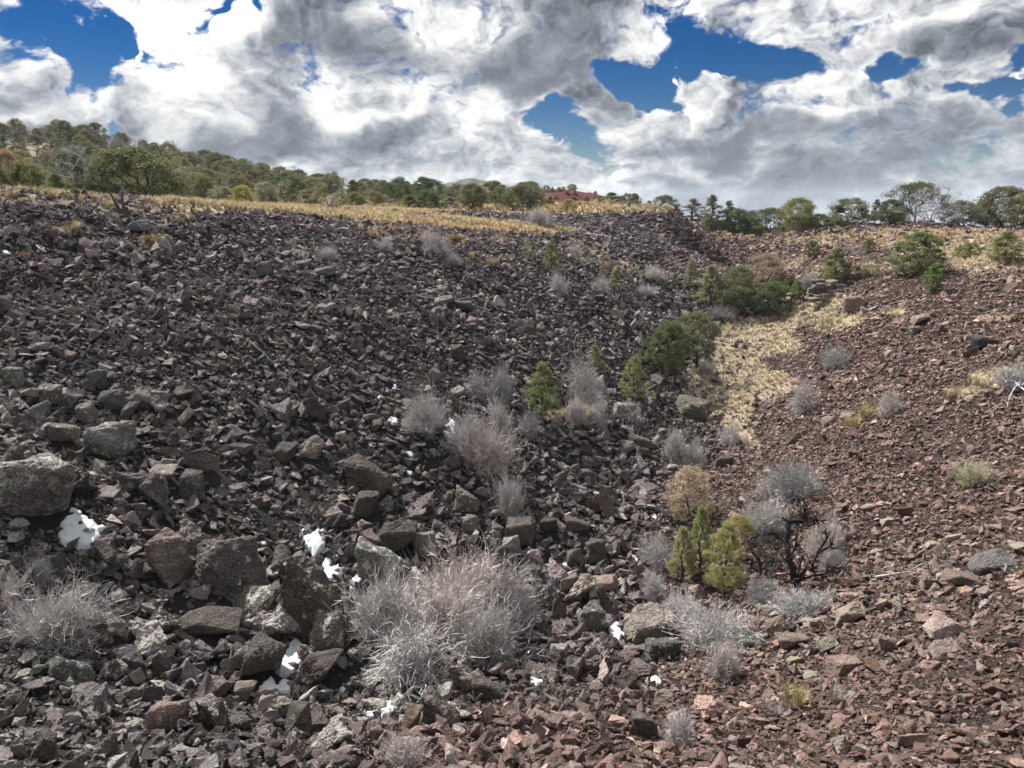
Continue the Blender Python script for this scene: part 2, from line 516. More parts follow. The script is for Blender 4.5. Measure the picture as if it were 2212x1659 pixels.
def foliage_mat(name):
    m, T, b = new_mat(name, 0.75, 0.15)
    oi = T.n('ShaderNodeObjectInfo')
    at = T.n('ShaderNodeAttribute', attribute_name='shade')
    col = T.v('SCALE', oi.outputs['Color'], None, at.outputs['Fac'])
    T.put(b.inputs['Base Color'], col)
    tr = T.n('ShaderNodeBsdfTranslucent')
    T.put(tr.inputs['Color'], T.v('MULTIPLY', col, (1.05, 1.0, 0.8)))
    mx = T.n('ShaderNodeMixShader'); mx.inputs[0].default_value = 0.42
    out = m.node_tree.nodes['Material Output']
    T.t.links.new(b.outputs[0], mx.inputs[1]); T.t.links.new(tr.outputs[0], mx.inputs[2])
    T.t.links.new(mx.outputs[0], out.inputs['Surface'])
    return m
M_LEAF = foliage_mat('foliage')
def wood_mat(name):
    m, T, b = new_mat(name, 0.9, 0.1)
    oi = T.n('ShaderNodeObjectInfo')
    tc = T.n('ShaderNodeTexCoord')
    n = T.noise(T.v('MULTIPLY', tc.outputs['Object'], (1, 1, 0.25)), 9.0, 4.0, 0.65).outputs['Fac']
    T.put(b.inputs['Base Color'], T.v('SCALE', oi.outputs['Color'], None, T.rng(n, 0.25, 0.75, 0.5, 1.5)))
    bump(T, b, n, 0.6, 0.03)
    return m
M_WOOD = wood_mat('weathered_wood')
m, T, b = new_mat('dry_stems', 0.85, 0.15)
oi = T.n('ShaderNodeObjectInfo'); at = T.n('ShaderNodeAttribute', attribute_name='shade')
T.put(b.inputs['Base Color'], T.v('SCALE', oi.outputs['Color'], None, at.outputs['Fac']))
M_STEM = m
m, T, b = new_mat('straw', 0.8, 0.15)
a1 = T.n('ShaderNodeAttribute', attribute_type='INSTANCER', attribute_name='tint'); a2 = T.n('ShaderNodeAttribute', attribute_name='shade')
col = T.v('SCALE', a1.outputs['Color'], None, a2.outputs['Fac'])
T.put(b.inputs['Base Color'], col)
M_STRAW = m
m, T, b = new_mat('old_snow', 0.55, 0.3)
gp = T.n('ShaderNodeNewGeometry').outputs['Position']
n1 = T.noise(gp, 6.0, 5.0, 0.6).outputs['Fac']
T.put(b.inputs['Base Color'], T.mix(T.rng(n1, 0.48, 0.7, 0, 0.7), (0.48, 0.51, 0.55, 1), (0.33, 0.32, 0.31, 1)))
bump(T, b, n1, 0.5, 0.05)
M_SNOW = m

# ------------------------------------------------------------------ zones of the ground
def poly_in(U, V, pts):
    inside = np.zeros(U.shape, bool)
    n = len(pts)
    for i in range(n):
        x1, y1 = pts[i]; x2, y2 = pts[(i + 1) % n]
        c = ((y1 > V) != (y2 > V)) & (U < (x2 - x1) * (V - y1) / (y2 - y1 + 1e-9) + x1)
        inside ^= c
    return inside
GRASS = [  # outline of each meadow as seen in the photo, cover 0..1
    ([(300, 434), (540, 440), (750, 452), (1000, 472), (1250, 499), (1200, 510), (1060, 503), (900, 490), (780, 482), (660, 468), (540, 462), (430, 462), (330, 452)], 1.0),
    ([(-60, 408), (120, 416), (330, 436), (430, 450), (430, 466), (300, 470), (200, 456), (60, 440), (-60, 425)], 0.5),
    ([(740, 440), (1450, 448), (1450, 461), (1200, 462), (1010, 459), (900, 462), (740, 458)], 1.0),
    ([(1475, 850), (1500, 790), (1545, 740), (1560, 695), (1640, 682), (1700, 662), (1830, 643), (1842, 655), (1730, 688), (1715, 730), (1730, 765), (1640, 775), (1640, 800), (1705, 820), (1720, 850), (1610, 866), (1600, 900), (1640, 960), (1600, 955), (1530, 915), (1500, 885)], 0.85),
    ([(1890, 498), (2230, 503), (2230, 560), (2120, 570), (2050, 580), (2040, 560), (1960, 545), (1900, 530)], 0.8),
    ([(1690, 515), (1900, 498), (1900, 522), (1780, 530), (1700, 528)], 0.6), ([(1860, 575), (1960, 560), (1950, 580), (1870, 592)], 0.5), ([(1550, 506), (1660, 500), (1660, 514), (1550, 518)], 0.5),
    ([(2040, 575), (2230, 565), (2230, 585), (2080, 590)], 0.75),
    ([(1690, 668), (1850, 640), (1872, 655), (1850, 700), (1790, 722), (1730, 702)], .55), ([(2020, 868), (2090, 822), (2180, 790), (2180, 822), (2110, 850)], 1.0),
    ([(1795, 690), (1860, 682), (1830, 705), (1790, 715)], 1.0), ([(1905, 672), (1965, 670), (1950, 686), (1910, 685)], 1.0),
    ([(2115, 683), (2230, 668), (2230, 680), (2120, 695)], 0.7), ([(2020, 860), (2080, 828), (2170, 795), (2175, 815), (2100, 845), (2030, 870)], 0.8),
    ([(1640, 598), (1720, 560), (1760, 530), (1772, 535), (1720, 580), (1660, 605)], 0.6), ([(1870, 640), (1915, 622), (1915, 632), (1870, 648)], 0.6),
    ([(1730, 605), (1790, 570), (1800, 574), (1740, 615)], 0.5),
    ([(300, 515), (375, 505), (365, 525), (305, 530)], 0.8), ([(115, 495), (180, 485), (170, 505), (120, 512)], 0.7), ([(350, 480), (410, 470), (405, 486), (360, 490)], 0.7),
    ([(780, 495), (900, 500), (1000, 515), (1100, 520), (1090, 530), (960, 530), (800, 512)], 0.3),
    ([(960, 555), (1100, 560), (1080, 578), (970, 574)], 0.3), ([(1200, 515), (1300, 530), (1420, 610), (1380, 600), (1250, 560)], 0.22),
    ([(1160, 880), (1300, 870), (1290, 905), (1180, 912)], 0.5),
]
def grass_cover(x, y, U, V, dep):
    amp = FOC / dep * 1.1
    nu = fbm(x / 2.3, y / 2.3, 21, 3); nv = fbm(x / 2.3 + 40, y / 2.3, 22, 3)
    Uw = U + amp * nu * 1.2; Vw = V + amp * nv * 0.28
    c = np.zeros(x.shape)
    for pts, w in GRASS:
        c = np.maximum(c, poly_in(Uw, Vw, pts) * w)
    return c
_gl = np.array([(1659, 1330), (1480, 1420), (1300, 1440), (1100, 1470), (950, 1580), (830, 1640), (700, 1640), (620, 1560), (540, 1545), (440, 1500)][::-1], float)
def right_side(U, V):
    return 1 / (1 + np.exp(-(U - np.interp(V, _gl[:, 0], _gl[:, 1])) / 45.0))

# ------------------------------------------------------------------ ground sheet
ny, nx = GZ.shape
gid = np.arange(ny * nx).reshape(ny, nx)
quads = np.stack([gid[:-1, :-1], gid[:-1, 1:], gid[1:, 1:], gid[1:, :-1]], -1).reshape(-1, 4)
gv = np.stack([GXX.ravel(), GYY.ravel(), GZ.ravel()], -1)
gU, gV, gD = project(gv)
infr = (gD > 1) & (np.abs(gU - CU) < 1500) & (gV > 380) & (gV < 1900)
rs = right_side(gU, gV)
soil = np.array([0.022, 0.020, 0.019])[None] * (1 - rs[:, None]) + np.array([0.034, 0.025, 0.022])[None] * rs[:, None]
gc = np.where(infr, grass_cover(gv[:, 0], gv[:, 1], gU, gV, np.maximum(gD, 1)), 0)
hid = hidden_by(gv[:, 0], gv[:, 1], gv[:, 2])
plain = np.clip((gv[:, 1] - np.where(gv[:, 0] > 16, 122, 98)) / 16, 0, 1)
gc = np.maximum(gc, plain * 0.8)
straw = np.array([0.27, 0.22, 0.155])
soil = soil * (1 - gc[:, None]) + straw[None] * gc[:, None]
redm = np.exp(-(((gv[:, 0] - 14) / 12.0) ** 4 + ((gv[:, 1] - 155) / 16) ** 4))
soil = soil * (1 - redm[:, None]) + np.array([0.085, 0.026, 0.024])[None] * redm[:, None]
me = np_mesh('ground', gv, quads, M_SOIL, {'soil': np.concatenate([soil, np.ones((len(soil), 1))], 1)}, True)
tag(obj('ground', me), kind='structure')

# a far blue-green wooded hill beyond the plain
ys = np.linspace(-1, 1, 40); xs = np.linspace(-1, 1, 120)
hx, hy = np.meshgrid(xs, ys)
hz = 46 * np.exp(-(hx / 0.32) ** 2) * np.exp(-(hy / 0.5) ** 2) + 24 * np.exp(-((hx - 0.35) / 0.25) ** 2) * np.exp(-(hy / 0.5) ** 2)
hz = hz * (1 + 0.25 * fbm(hx * 9, hy * 9, 31, 3)) + 2.5 * fbm(hx * 60, hy * 25, 33, 2) * (hz > 4)
gi = np.arange(40 * 120).reshape(40, 120)
hq = np.stack([gi[:-1, :-1], gi[:-1, 1:], gi[1:, 1:], gi[1:, :-1]], -1).reshape(-1, 4)
m, T, b = new_mat('far_forest', 0.95, 0.0)
n = T.noise(T.n('ShaderNodeNewGeometry').outputs['Position'], 0.06, 6.0, 0.7).outputs['Fac']
T.put(b.inputs['Base Color'], T.mix(T.rng(n, 0.42, 0.62), (0.035, 0.045, 0.035, 1), (0.13, 0.115, 0.085, 1)))
hv = np.stack([hx.ravel() * 330 - 120, hy.ravel() * 250 + 1600, hz.ravel() + CAMZ - 9], -1)
tag(obj('distant_hill', np_mesh('distant_hill', hv, hq, m, None, True)), kind='structure')

# ------------------------------------------------------------------ rock forms
def hull_rock(name, seed, dims, npts, mat, cuts=1, rough=0.05, block=0.5, bev=0.05, pts=None, layers=0.0, smooth=False):
    """an angular broken block: convex body, chipped edges, uneven faces, unit half-length"""
    rg = random.Random(seed)
    bm = bmesh.new()
    P = []
    if pts is not None:
        P = [Vector(p) for p in pts]
    else:
        for sx in (-1, 1):
            for sy in (-1, 1):
                for sz in (-1, 1):
                    if rg.random() < block + 0.35:
                        P.append(Vector((sx * rg.uniform(.55, 1), sy * rg.uniform(.5, 1), sz * rg.uniform(.5, 1))))
        for i in range(npts):
            v = Vector((rg.gauss(0, 1), rg.gauss(0, 1), rg.gauss(0, 1))).normalized()
            P.append(v * rg.uniform(.8, 1.1))
        sh = rg.uniform(-.3, .3)
        P = [Vector(((p.x + sh * p.z) * dims[0], p.y * dims[1], p.z * dims[2])) for p in P]
    for p in P:
        bm.verts.new(p)
    r = bmesh.ops.convex_hull(bm, input=bm.verts)
    junk = [g for g in r['geom_interior'] if isinstance(g, bmesh.types.BMVert)]
    if junk:
        bmesh.ops.delete(bm, geom=junk, context='VERTS')
    bmesh.ops.dissolve_limit(bm, angle_limit=R(9), verts=bm.verts, edges=bm.edges)
    bmesh.ops.bevel(bm, geom=list(bm.edges), offset=bev, segments=1, affect='EDGES', clamp_overlap=True)
    bmesh.ops.triangulate(bm, faces=bm.faces)
    for c in range(cuts):
        L = 0.42 * (0.55 ** c)
        ed = [e for e in bm.edges if e.calc_length() > L]
        if ed:
            bmesh.ops.subdivide_edges(bm, edges=ed, cuts=1)
            bmesh.ops.triangulate(bm, faces=[f for f in bm.faces if len(f.verts) > 3])
    bm.normal_update()
    off = Vector((rg.uniform(-50, 50), rg.uniform(-50, 50), rg.uniform(-50, 50)))
    for v in bm.verts:
        q = v.co * 1.7 + off
        d = mnoise.noise(q) + 0.5 * mnoise.noise(q * 2.3) + 0.38 * mnoise.noise(q * 5.1) + 0.26 * mnoise.noise(q * 11.3)
        if layers:
            d += layers * (abs(mnoise.noise(Vector((q.x * .4, q.y * .4, q.z * 7)))) * 2 - .6)
        v.co += v.normal * d * rough
    me = bpy.data.meshes.new(name)
    bm.to_mesh(me); bm.free()
    if smooth:
        me.polygons.foreach_set('use_smooth', np.ones(len(me.polygons), bool))
    if mat: me.materials.append(mat)
    return me
NB, NP = 16, 16
FORMS_I, FORMS_D = [], []
for i in range(NB + NP):
    rg = random.Random(500 + i)
    if i < NB:
        dims = (1.0, rg.uniform(.5, .95), rg.uniform(.45, .85)); kw = dict(block=0.05, bev=0.05)
    else:
        dims = (1.0, rg.uniform(.5, .9), rg.uniform(.14, .34)); kw = dict(block=0.0, bev=0.035)
    FORMS_I.append(hull_rock('rubble_form', 900 + i, dims, 6 if i < NB else 8, M_ROCKI, 2, 0.11, **kw))
    FORMS_D.append(hull_rock('rock', 900 + i, dims, 6 if i < NB else 8, M_ROCK, 4, 0.12, layers=0.35, **kw))

def make_pool(name, meshes):
    c = bpy.data.collections.new(name)
    for i, me in enumerate(meshes):
        c.objects.link(bpy.data.objects.new('%s_%02d' % (name, i), me))
    return c
def scatter(name, pool, P, rot, scl, idx, tint, label, cat):
    me = bpy.data.meshes.new(name)
    n = len(P)
    me.vertices.add(n); me.vertices.foreach_set('co', np.asarray(P, np.float32).ravel())
    for an, ty, key, av in (('rot', 'FLOAT_VECTOR', 'vector', rot), ('scl', 'FLOAT_VECTOR', 'vector', scl), ('tint', 'FLOAT_COLOR', 'color', tint)):
        a = me.attributes.new(an, ty, 'POINT'); a.data.foreach_set(key, np.asarray(av, np.float32).ravel())
    a = me.attributes.new('idx', 'INT', 'POINT'); a.data.foreach_set('value', np.asarray(idx, np.int32))
    ng = bpy.data.node_groups.new(name + '_scatter', 'GeometryNodeTree')
    ng.interface.new_socket('Geometry', in_out='INPUT', socket_type='NodeSocketGeometry')
    ng.interface.new_socket('Geometry', in_out='OUTPUT', socket_type='NodeSocketGeometry')
    N = ng.nodes.new
    gi, go = N('NodeGroupInput'), N('NodeGroupOutput')
    iop, ci = N('GeometryNodeInstanceOnPoints'), N('GeometryNodeCollectionInfo')
    ci.inputs['Collection'].default_value = pool
    ci.inputs['Separate Children'].default_value = True
    ci.inputs['Reset Children'].default_value = True
    iop.inputs['Pick Instance'].default_value = True
    L = ng.links.new
    def named(nm, ty):
        q = N('GeometryNodeInputNamedAttribute'); q.data_type = ty; q.inputs['Name'].default_value = nm
        return q.outputs['Attribute']
    L(gi.outputs[0], iop.inputs['Points']); L(ci.outputs[0], iop.inputs['Instance'])
    L(named('idx', 'INT'), iop.inputs['Instance Index'])
    L(named('rot', 'FLOAT_VECTOR'), iop.inputs['Rotation'])
    L(named('scl', 'FLOAT_VECTOR'), iop.inputs['Scale'])
    L(iop.outputs[0], go.inputs[0])
    o = obj(name, me)
    md = o.modifiers.new('scatter', 'NODES'); md.node_group = ng
    tag(o, label, cat, None, 'stuff')
    return o
def euler_from(n, yaw, t1, t2):
    """rotation that lays a form on a slope of normal n, then turns and tilts it"""
    k = len(yaw)
    up = n
    ref = np.tile(np.array([0., 1., 0.]), (k, 1))
    xx = np.cross(ref, up); xx /= np.linalg.norm(xx, axis=1, keepdims=True)
    yy = np.cross(up, xx)
    A = np.stack([xx, yy, up], -1)
    def rot(ax, a):
        c, s = np.cos(a), np.sin(a); M = np.zeros((k, 3, 3)); i, j = [(1, 2), (2, 0), (0, 1)][ax]
        M[:, ax, ax] = 1; M[:, i, i] = c; M[:, j, j] = c; M[:, i, j] = -s; M[:, j, i] = s
        return M
    M = A @ rot(2, yaw) @ rot(0, t1) @ rot(1, t2)
    return np.stack([np.arctan2(M[:, 2, 1], M[:, 2, 2]), np.arcsin(np.clip(-M[:, 2, 0], -1, 1)), np.arctan2(M[:, 1, 0], M[:, 0, 0])], -1)

# ------------------------------------------------------------------ named boulders
DK, GR, BR, TN, PK, RD = (.058, .050, .047), (.105, .100, .092), (.085, .064, .052), (.22, .17, .13), (.24, .165, .14), (.13, .07, .055)
# U, V of the foot, width, height (photo units), form, colour, lichen, nickname, label
BOULDERS = [
    (228, 985, 112, 80, 'block', (.15, .145, .13), .75, 'pale lichened block', 'large pale grey lichen-covered block with a flat top on the dark slope'),
    (62, 1132, 175, 150, 'round', (.15, .135, .125), .8, 'huge rounded boulder', 'huge rounded boulder crusted with grey-green lichen above the snow tongue'),
    (362, 1255, 88, 112, 'tall', (.17, .13, .105), .45, 'tall tan boulder', 'tall tan and brown upright boulder beside the big dark one'),
    (482, 1280, 142, 125, 'block', (.085, .072, .065), .4, 'big dark cube boulder', 'big dark cube-shaped boulder with a tan chipped corner'),
    (660, 1385, 150, 205, 'roof', (.075, .062, .05), .5, 'roof-shaped boulder', 'tall roof-shaped boulder with mossy ridge and snow on its slope'),
    (822, 1262, 125, 100, 'lean', (.13, .13, .115), .8, 'snow-dusted leaning boulder', 'leaning lichen-green boulder dusted with snow behind the big brush'),
    (526, 1350, 145, 82, 'block', (.11, .095, .08), .6, 'low lichened boulder', 'low wide boulder with pale lichen below the dark cube boulder'),
    (702, 1435, 112, 98, 'block', (.10, .085, .07), .55, 'sloping boulder by the snow', 'slope-topped boulder with yellow-grey lichen right of the snow gap'),
    (566, 1480, 118, 100, 'block', (.075, .062, .055), .3, 'dark boulder by the snow', 'dark brown boulder left of the snow-filled gap'),
    (688, 1492, 92, 72, 'round', (.085, .064, .055), .3, 'round brown boulder', 'round brown boulder at the foot of the snow gap'),
    (532, 1518, 58, 42, 'block', (.2, .165, .125), .3, 'tan block', 'small tan block beside the lower snow patch'),
    (131, 1475, 64, 60, 'round', (.10, .11, .095), .75, 'green-grey round boulder', 'green-grey rounded boulder under the brush at the photo edge'),
    (176, 1478, 42, 48, 'round', (.10, .11, .095), .7, 'small green-grey boulder', 'smaller green-grey boulder touching the round one below the brush'),
    (350, 1580, 92, 70, 'block', (.19, .125, .10), .5, 'red and white boulder', 'tilted red-brown boulder with white lichen patches near the bottom'),
    (98, 1640, 75, 70, 'block', (.085, .072, .068), .4, 'dark low-corner boulder', 'dark square boulder low in the corner of the rubble'),
    (442, 1578, 90, 75, 'block', (.10, .075, .062), .55, 'brown speckled boulder', 'brown boulder with speckled lichen top right of the red-white one'),
    (640, 1590, 60, 80, 'tall', (.10, .085, .072), .4, 'upright brown boulder', 'upright brown boulder below the round brown one'),
    (38, 1402, 72, 26, 'slab', (.24, .2, .165), .5, 'pale edge slab', 'flat pale slab beneath the brush at the photo edge'),
    (240, 1375, 60, 44, 'slab', (.24, .19, .15), .6, 'pale tan slab', 'pale tan slab right of the edge brush'),
    (440, 1375, 140, 40, 'slab', (.075, .062, .055), .3, 'long dark slab', 'long dark slab overhanging a black gap'),
    (850, 1195, 92, 70, 'block', (.07, .062, .056), .3, 'dark sloping block', 'dark wedge-shaped block behind the great brush'),
    (918, 1205, 50, 56, 'tall', (.2, .165, .13), .15, 'tan pointed block', 'tan pointed block beside the dark wedge behind the brush'),
    (1018, 1155, 42, 42, 'block', (.14, .12, .105), .5, 'pale-topped block', 'pale-topped block right of the leaning slab in the boulder field'),
    (1010, 1108, 62, 50, 'lean', (.125, .11, .09), .6, 'leaning striped slab', 'leaning slab with pale lichen stripes in the boulder field'),
    (796, 1068, 105, 75, 'lean', (.085, .066, .056), .2, 'wedge boulder with pale edge', 'large brown wedge boulder with a pale sunlit edge'),
    (790, 1128, 62, 62, 'block', (.075, .066, .06), .3, 'grey block under the wedge', 'grey block directly under the pale-edged wedge boulder'),
    (1123, 1178, 62, 58, 'tall', (.10, .082, .068), .3, 'pointed brown block', 'pointed brown block in the middle of the boulder field'),
    (1250, 1150, 70, 32, 'lean', (.095, .075, .06), .25, 'tilted long block', 'long tilted brown block lying across others'),
    (1288, 1215, 44, 52, 'block', (.095, .078, .064), .35, 'square upright block', 'square upright block at the foot of the boulder field'),
    (1244, 1222, 48, 38, 'block', (.11, .092, .075), .35, 'tan-edged block', 'tan-edged block left of the square upright one'),
    (1187, 1160, 40, 42, 'block', (.075, .062, .056), .2, 'dark squat block', 'dark squat block between the pointed and tilted ones'),
    (1310, 1115, 32, 62, 'tall', (.13, .095, .085), .2, 'pinkish pillar rock', 'narrow pinkish upright rock high in the boulder field'),
    (1285, 1105, 40, 40, 'block', (.105, .06, .052), .1, 'rust red block', 'rust red block beside the pinkish pillar rock'),
    (1413, 1385, 118, 78, 'flat', (.19, .155, .13), .3, 'flat-topped tan boulder', 'large boulder with a smooth flat tan top below the pines'),
    (1428, 1425, 72, 48, 'block', (.075, .072, .062), .5, 'mossy dark block', 'dark mossy block tucked under the flat-topped tan boulder'),
    (1275, 1372, 72, 66, 'block', (.115, .10, .085), .55, 'speckled blocky boulder', 'blocky boulder with speckled pale face left of the flat-topped one'),
    (1122, 1312, 56, 46, 'block', (.17, .135, .11), .2, 'tan and charred block', 'tan block with a dark end at the brush margin'),
    (1302, 1275, 58, 26, 'slab', (.27, .185, .15), .1, 'pink slab', 'flat pink slab lying on the dark boulders'),
    (1232, 1275, 50, 36, 'block', (.19, .14, .115), .2, 'pinkish-brown block', 'pinkish-brown block left of the flat pink slab'),
    (952, 1568, 82, 82, 'lean', (.125, .105, .088), .45, 'leaning speckled boulder', 'leaning brown boulder with pale speckles below the great brush'),
    (880, 1580, 54, 62, 'block', (.16, .105, .075), .15, 'orange-topped block', 'orange-topped square block beside the lowest snow patch'),
    (1358, 1492, 50, 46, 'round', (.085, .066, .056), .2, 'round dark boulder', 'round dark boulder left of the trickle of snow'),
    (1398, 1592, 54, 74, 'tall', (.115, .105, .095), .25, 'grey faceted boulder', 'grey faceted boulder beside the small brush at the bottom'),
    (1438, 1525, 50, 48, 'block', (.21, .16, .135), .3, 'pinkish cube', 'pinkish cube rock below the trickle of snow'),
    (1057, 1510, 85, 52, 'lean', (.085, .074, .066), .3, 'dark tilted boulder', 'dark tilted boulder below the right end of the great brush'),
    (2050, 1380, 84, 46, 'slab', (.33, .235, .20), .1, 'big pink slab', 'big pale pink slab lying tilted on the red slope'),
    (2048, 1418, 60, 28, 'slab', (.31, .22, .19), .1, 'thick pink slab', 'thick pink slab just below the big pink one'),
    (1838, 1345, 66, 48, 'slab', (.27, .2, .15), .3, 'mottled tan slab', 'mottled tan slab right of the burnt juniper foot'),
    (1682, 1372, 55, 36, 'block', (.24, .17, .14), .2, 'tan block by the brush', 'tan-pink block at the edge of the grey brush'),
    (1722, 1398, 82, 28, 'slab', (.18, .13, .105), .2, 'long flat slab', 'long flat brown slab overhanging a dark gap below the brush'),
    (1828, 1460, 72, 46, 'block', (.22, .145, .12), .1, 'reddish wedge block', 'reddish wedge block with a shaded end on the red slope'),
    (1925, 1410, 52, 36, 'lean', (.2, .145, .125), .1, 'leaning pink slab', 'leaning pink-grey slab left of the thick pink slab'),
    (1790, 1410, 46, 26, 'slab', (.2, .18, .13), .6, 'yellow-edged slab', 'curved slab with a yellowish lichen edge'),
    (1620, 1395, 56, 28, 'slab', (.11, .125, .105), .6, 'green-grey slab', 'green-grey slab at the foot of the grey brush'),
    (2150, 1235, 92, 40, 'slab', (.14, .125, .12), .2, 'broad grey slab', 'broad layered grey slab high on the red slope'),
    (2086, 1265, 86, 30, 'slab', (.165, .12, .10), .2, 'stepped slab', 'stepped brown slab overhanging below the broad grey slab'),
    (2018, 1272, 50, 40, 'lean', (.24, .175, .15), .2, 'leaning tan-pink slab', 'leaning tan-pink slab left of the stepped slab'),
    (1755, 1468, 34, 20, 'block', (.33, .30, .20), .2, 'yellow lichen rock', 'small rock coated in bright yellow lichen near the grass tuft'),
    (1718, 1438, 34, 18, 'block', (.30, .26, .16), .3, 'yellow-spotted rock', 'small tan rock spotted with yellow lichen'),
    (1916, 1137, 30, 20, 'block', (.33, .30, .20), .2, 'upper yellow rock', 'yellow-lichened rock alone on the upper red slope'),
    (2020, 1182, 30, 12, 'slab', (.33, .30, .2), .2, 'thin yellow rock', 'thin yellow-lichened rock on the open red slope'),
    (2195, 765, 26, 20, 'block', (.33, .30, .2), .2, 'edge yellow rock', 'yellow-lichened rock at the far photo edge'),
    (1530, 1400, 34, 22, 'block', (.2, .16, .13), .3, 'small tan rock', 'small tan rock between the two brushes below the pines'),
    (1560, 1655, 32, 44, 'tall', (.105, .108, .11), .1, 'grey upright slab', 'grey slab standing on edge at the bottom'),
    (1845, 672, 52, 34, 'block', (.21, .15, .135), .1, 'pink boulder by the ledge', 'pink boulder below the layered ledge'),
    (1990, 702, 36, 20, 'slab', (.23, .165, .145), .1, 'pink slab mid-slope', 'pink slab in the middle of the far red slope'),
    (1980, 722, 30, 18, 'slab', (.21, .15, .13), .1, 'lower pink slab', 'smaller pink slab just below the mid-slope one'),
    (2140, 750, 88, 26, 'lean', (.055, .045, .042), .1, 'long dark log-like rock', 'long dark tilted rock on the far red slope'),
    (1715, 958, 40, 26, 'block', (.12, .09, .07), .3, 'brown rock by the grass', 'brown angular rock right of the grassy gully floor'),
    (1790, 920, 32, 24, 'block', (.22, .16, .14), .2, 'pink rock by the shrub', 'pinkish rock below the fountain-shaped shrub'),
    (1565, 1010, 46, 30, 'block', (.095, .066, .055), .2, 'rusty gully block', 'rusty dark block in the gully under the grass'),
    (1500, 905, 88, 40, 'slab', (.10, .085, .066), .45, 'layered gully slab', 'layered olive-brown slab where the gully steps down'),
    (1345, 902, 55, 30, 'slab', (.13, .125, .10), .7, 'lichened gully slab', 'lichened slab below the yellow-green young pine'),
    (1390, 968, 70, 26, 'lean', (.10, .088, .07), .4, 'tilted gully slab', 'tilted thin slab beneath the layered gully slab'),
    (105, 880, 50, 48, 'block', (.115, .11, .10), .65, 'pale-rimmed block', 'dark block with pale lichen rim above the flat-topped pale one'),
    (345, 888, 48, 40, 'block', (.15, .14, .125), .5, 'pale cube rock', 'pale grey cube rock alone on the dark talus'),
    (135, 962, 70, 40, 'block', (.13, .11, .095), .5, 'tan-topped block', 'tan-topped block left of the large pale lichened block'),
    (180, 915, 48, 42, 'block', (.14, .135, .125), .6, 'grey block above', 'grey block above the tan-topped block'),
    (245, 890, 60, 42, 'block', (.09, .08, .074), .3, 'dark block above', 'dark block just above the large pale lichened block'),
    (430, 1030, 92, 50, 'round', (.105, .086, .074), .3, 'grooved brown boulder', 'smooth brown boulder with curved grooves mid-slope'),
    (415, 1085, 62, 72, 'tall', (.085, .082, .08), .4, 'grey pointed boulder', 'grey pointed boulder below the grooved brown one'),
    (342, 1040, 70, 26, 'slab', (.21, .17, .14), .5, 'pale diagonal slab', 'pale diagonal slab left of the grey pointed boulder'),
    (20, 838, 50, 50, 'block', (.125, .13, .118), .7, 'edge lichen block', 'grey-green lichened block at the photo edge mid-slope'),
    (205, 848, 42, 52, 'tall', (.105, .10, .094), .4, 'upright grey rock', 'upright grey rock high on the dark slope'),
    (610, 1000, 62, 42, 'block', (.085, .074, .066), .3, 'dark mid block', 'dark block right of the grooved brown boulder'),
    (1145, 725, 34, 44, 'tall', (.09, .075, .064), .2, 'upright brown rock on the talus', 'upright brown rock standing out of the talus'),
    (990, 780, 34, 40, 'block', (.095, .074, .062), .2, 'brown talus block', 'brown block half buried in the middle of the talus'),
    (1243, 800, 36, 44, 'block', (.10, .075, .06), .2, 'brown block behind the pine', 'brown block above the round young pine'),
    (962, 665, 56, 24, 'slab', (.12, .115, .105), .5, 'pale ledge slab', 'pale-edged ledge slab high on the talus'),
    (1000, 672, 46, 26, 'slab', (.09, .085, .08), .5, 'second ledge slab', 'grey ledge slab right of the pale-edged one'),
    (700, 600, 50, 22, 'slab', (.11, .10, .095), .4, 'upper dark slab', 'dark slab ledge high under the grassy bench'),
    (570, 598, 36, 30, 'block', (.10, .098, .095), .5, 'upper grey block', 'grey block beside the upper dark ledge'),
    (290, 500, 60, 30, 'block', (.10, .098, .094), .5, 'rim block', 'grey block under the rim below the burnt trunk'),
]
def form_pts(kind, rg):
    j = lambda a: a + rg.uniform(-.12, .12)
    if kind == 'roof':
        return [(j(-.95), j(-.6), -1), (j(.9), j(-.75), -1), (j(.95), j(.8), -1), (j(-.8), j(.8), -1), (j(-.15), j(-.5), 1.0), (j(-.05), j(.7), .75), (j(.6), j(-.5), .1), (j(.8), j(.6), .0), (j(-.85), j(-.4), -.2)]
    if kind == 'flat':
        return [(j(-.9), j(-.8), .35), (j(.55), j(-.9), .6), (j(.95), j(.5), .9), (j(-.5), j(.8), .85), (j(-.8), j(-.5), -.9), (j(.8), j(-.5), -.9), (j(.9), j(.8), -.8), (j(-.8), j(.8), -.9), (j(1), j(-.3), .1)]
    if kind == 'lean':
        return [(-1, j(-.5), j(.75)), (-.75, j(.6), j(1)), (j(.75), j(-.7), j(-.25)), (1, j(.5), j(-.3)), (j(-.85), j(-.6), -.8), (j(.6), j(-.6), -1), (j(.8), j(.6), -1), (j(-.7), j(.7), -.8), (j(0), j(-.7), j(.6))]
    return None
def boulder_mesh(kind, seed, dims):
    rg = random.Random(seed)
    pts = form_pts(kind, rg)
    if pts:
        pts = [(x * dims[0], y * dims[1], z * dims[2]) for x, y, z in pts]
    kw = dict(block=.35, bev=.08)
    n = 6
    if kind == 'round': n = 16; kw = dict(block=.15, bev=.14)
    if kind == 'slab': n = 9; kw = dict(block=.35, bev=.06)
    return hull_rock('boulder', seed, dims, n, M_ROCK, 4, 0.11 * min(dims), pts=pts, layers=0.22 if kind in ('slab', 'block', 'lean') else 0.12, **kw)
def unique_dims(w, h):
    return w, h
LAND = []            # landmarks in the photo, for telling rocks apart
SNOWXY = []
KEEP = []            # x, y, radius where loose rocks must not pile up
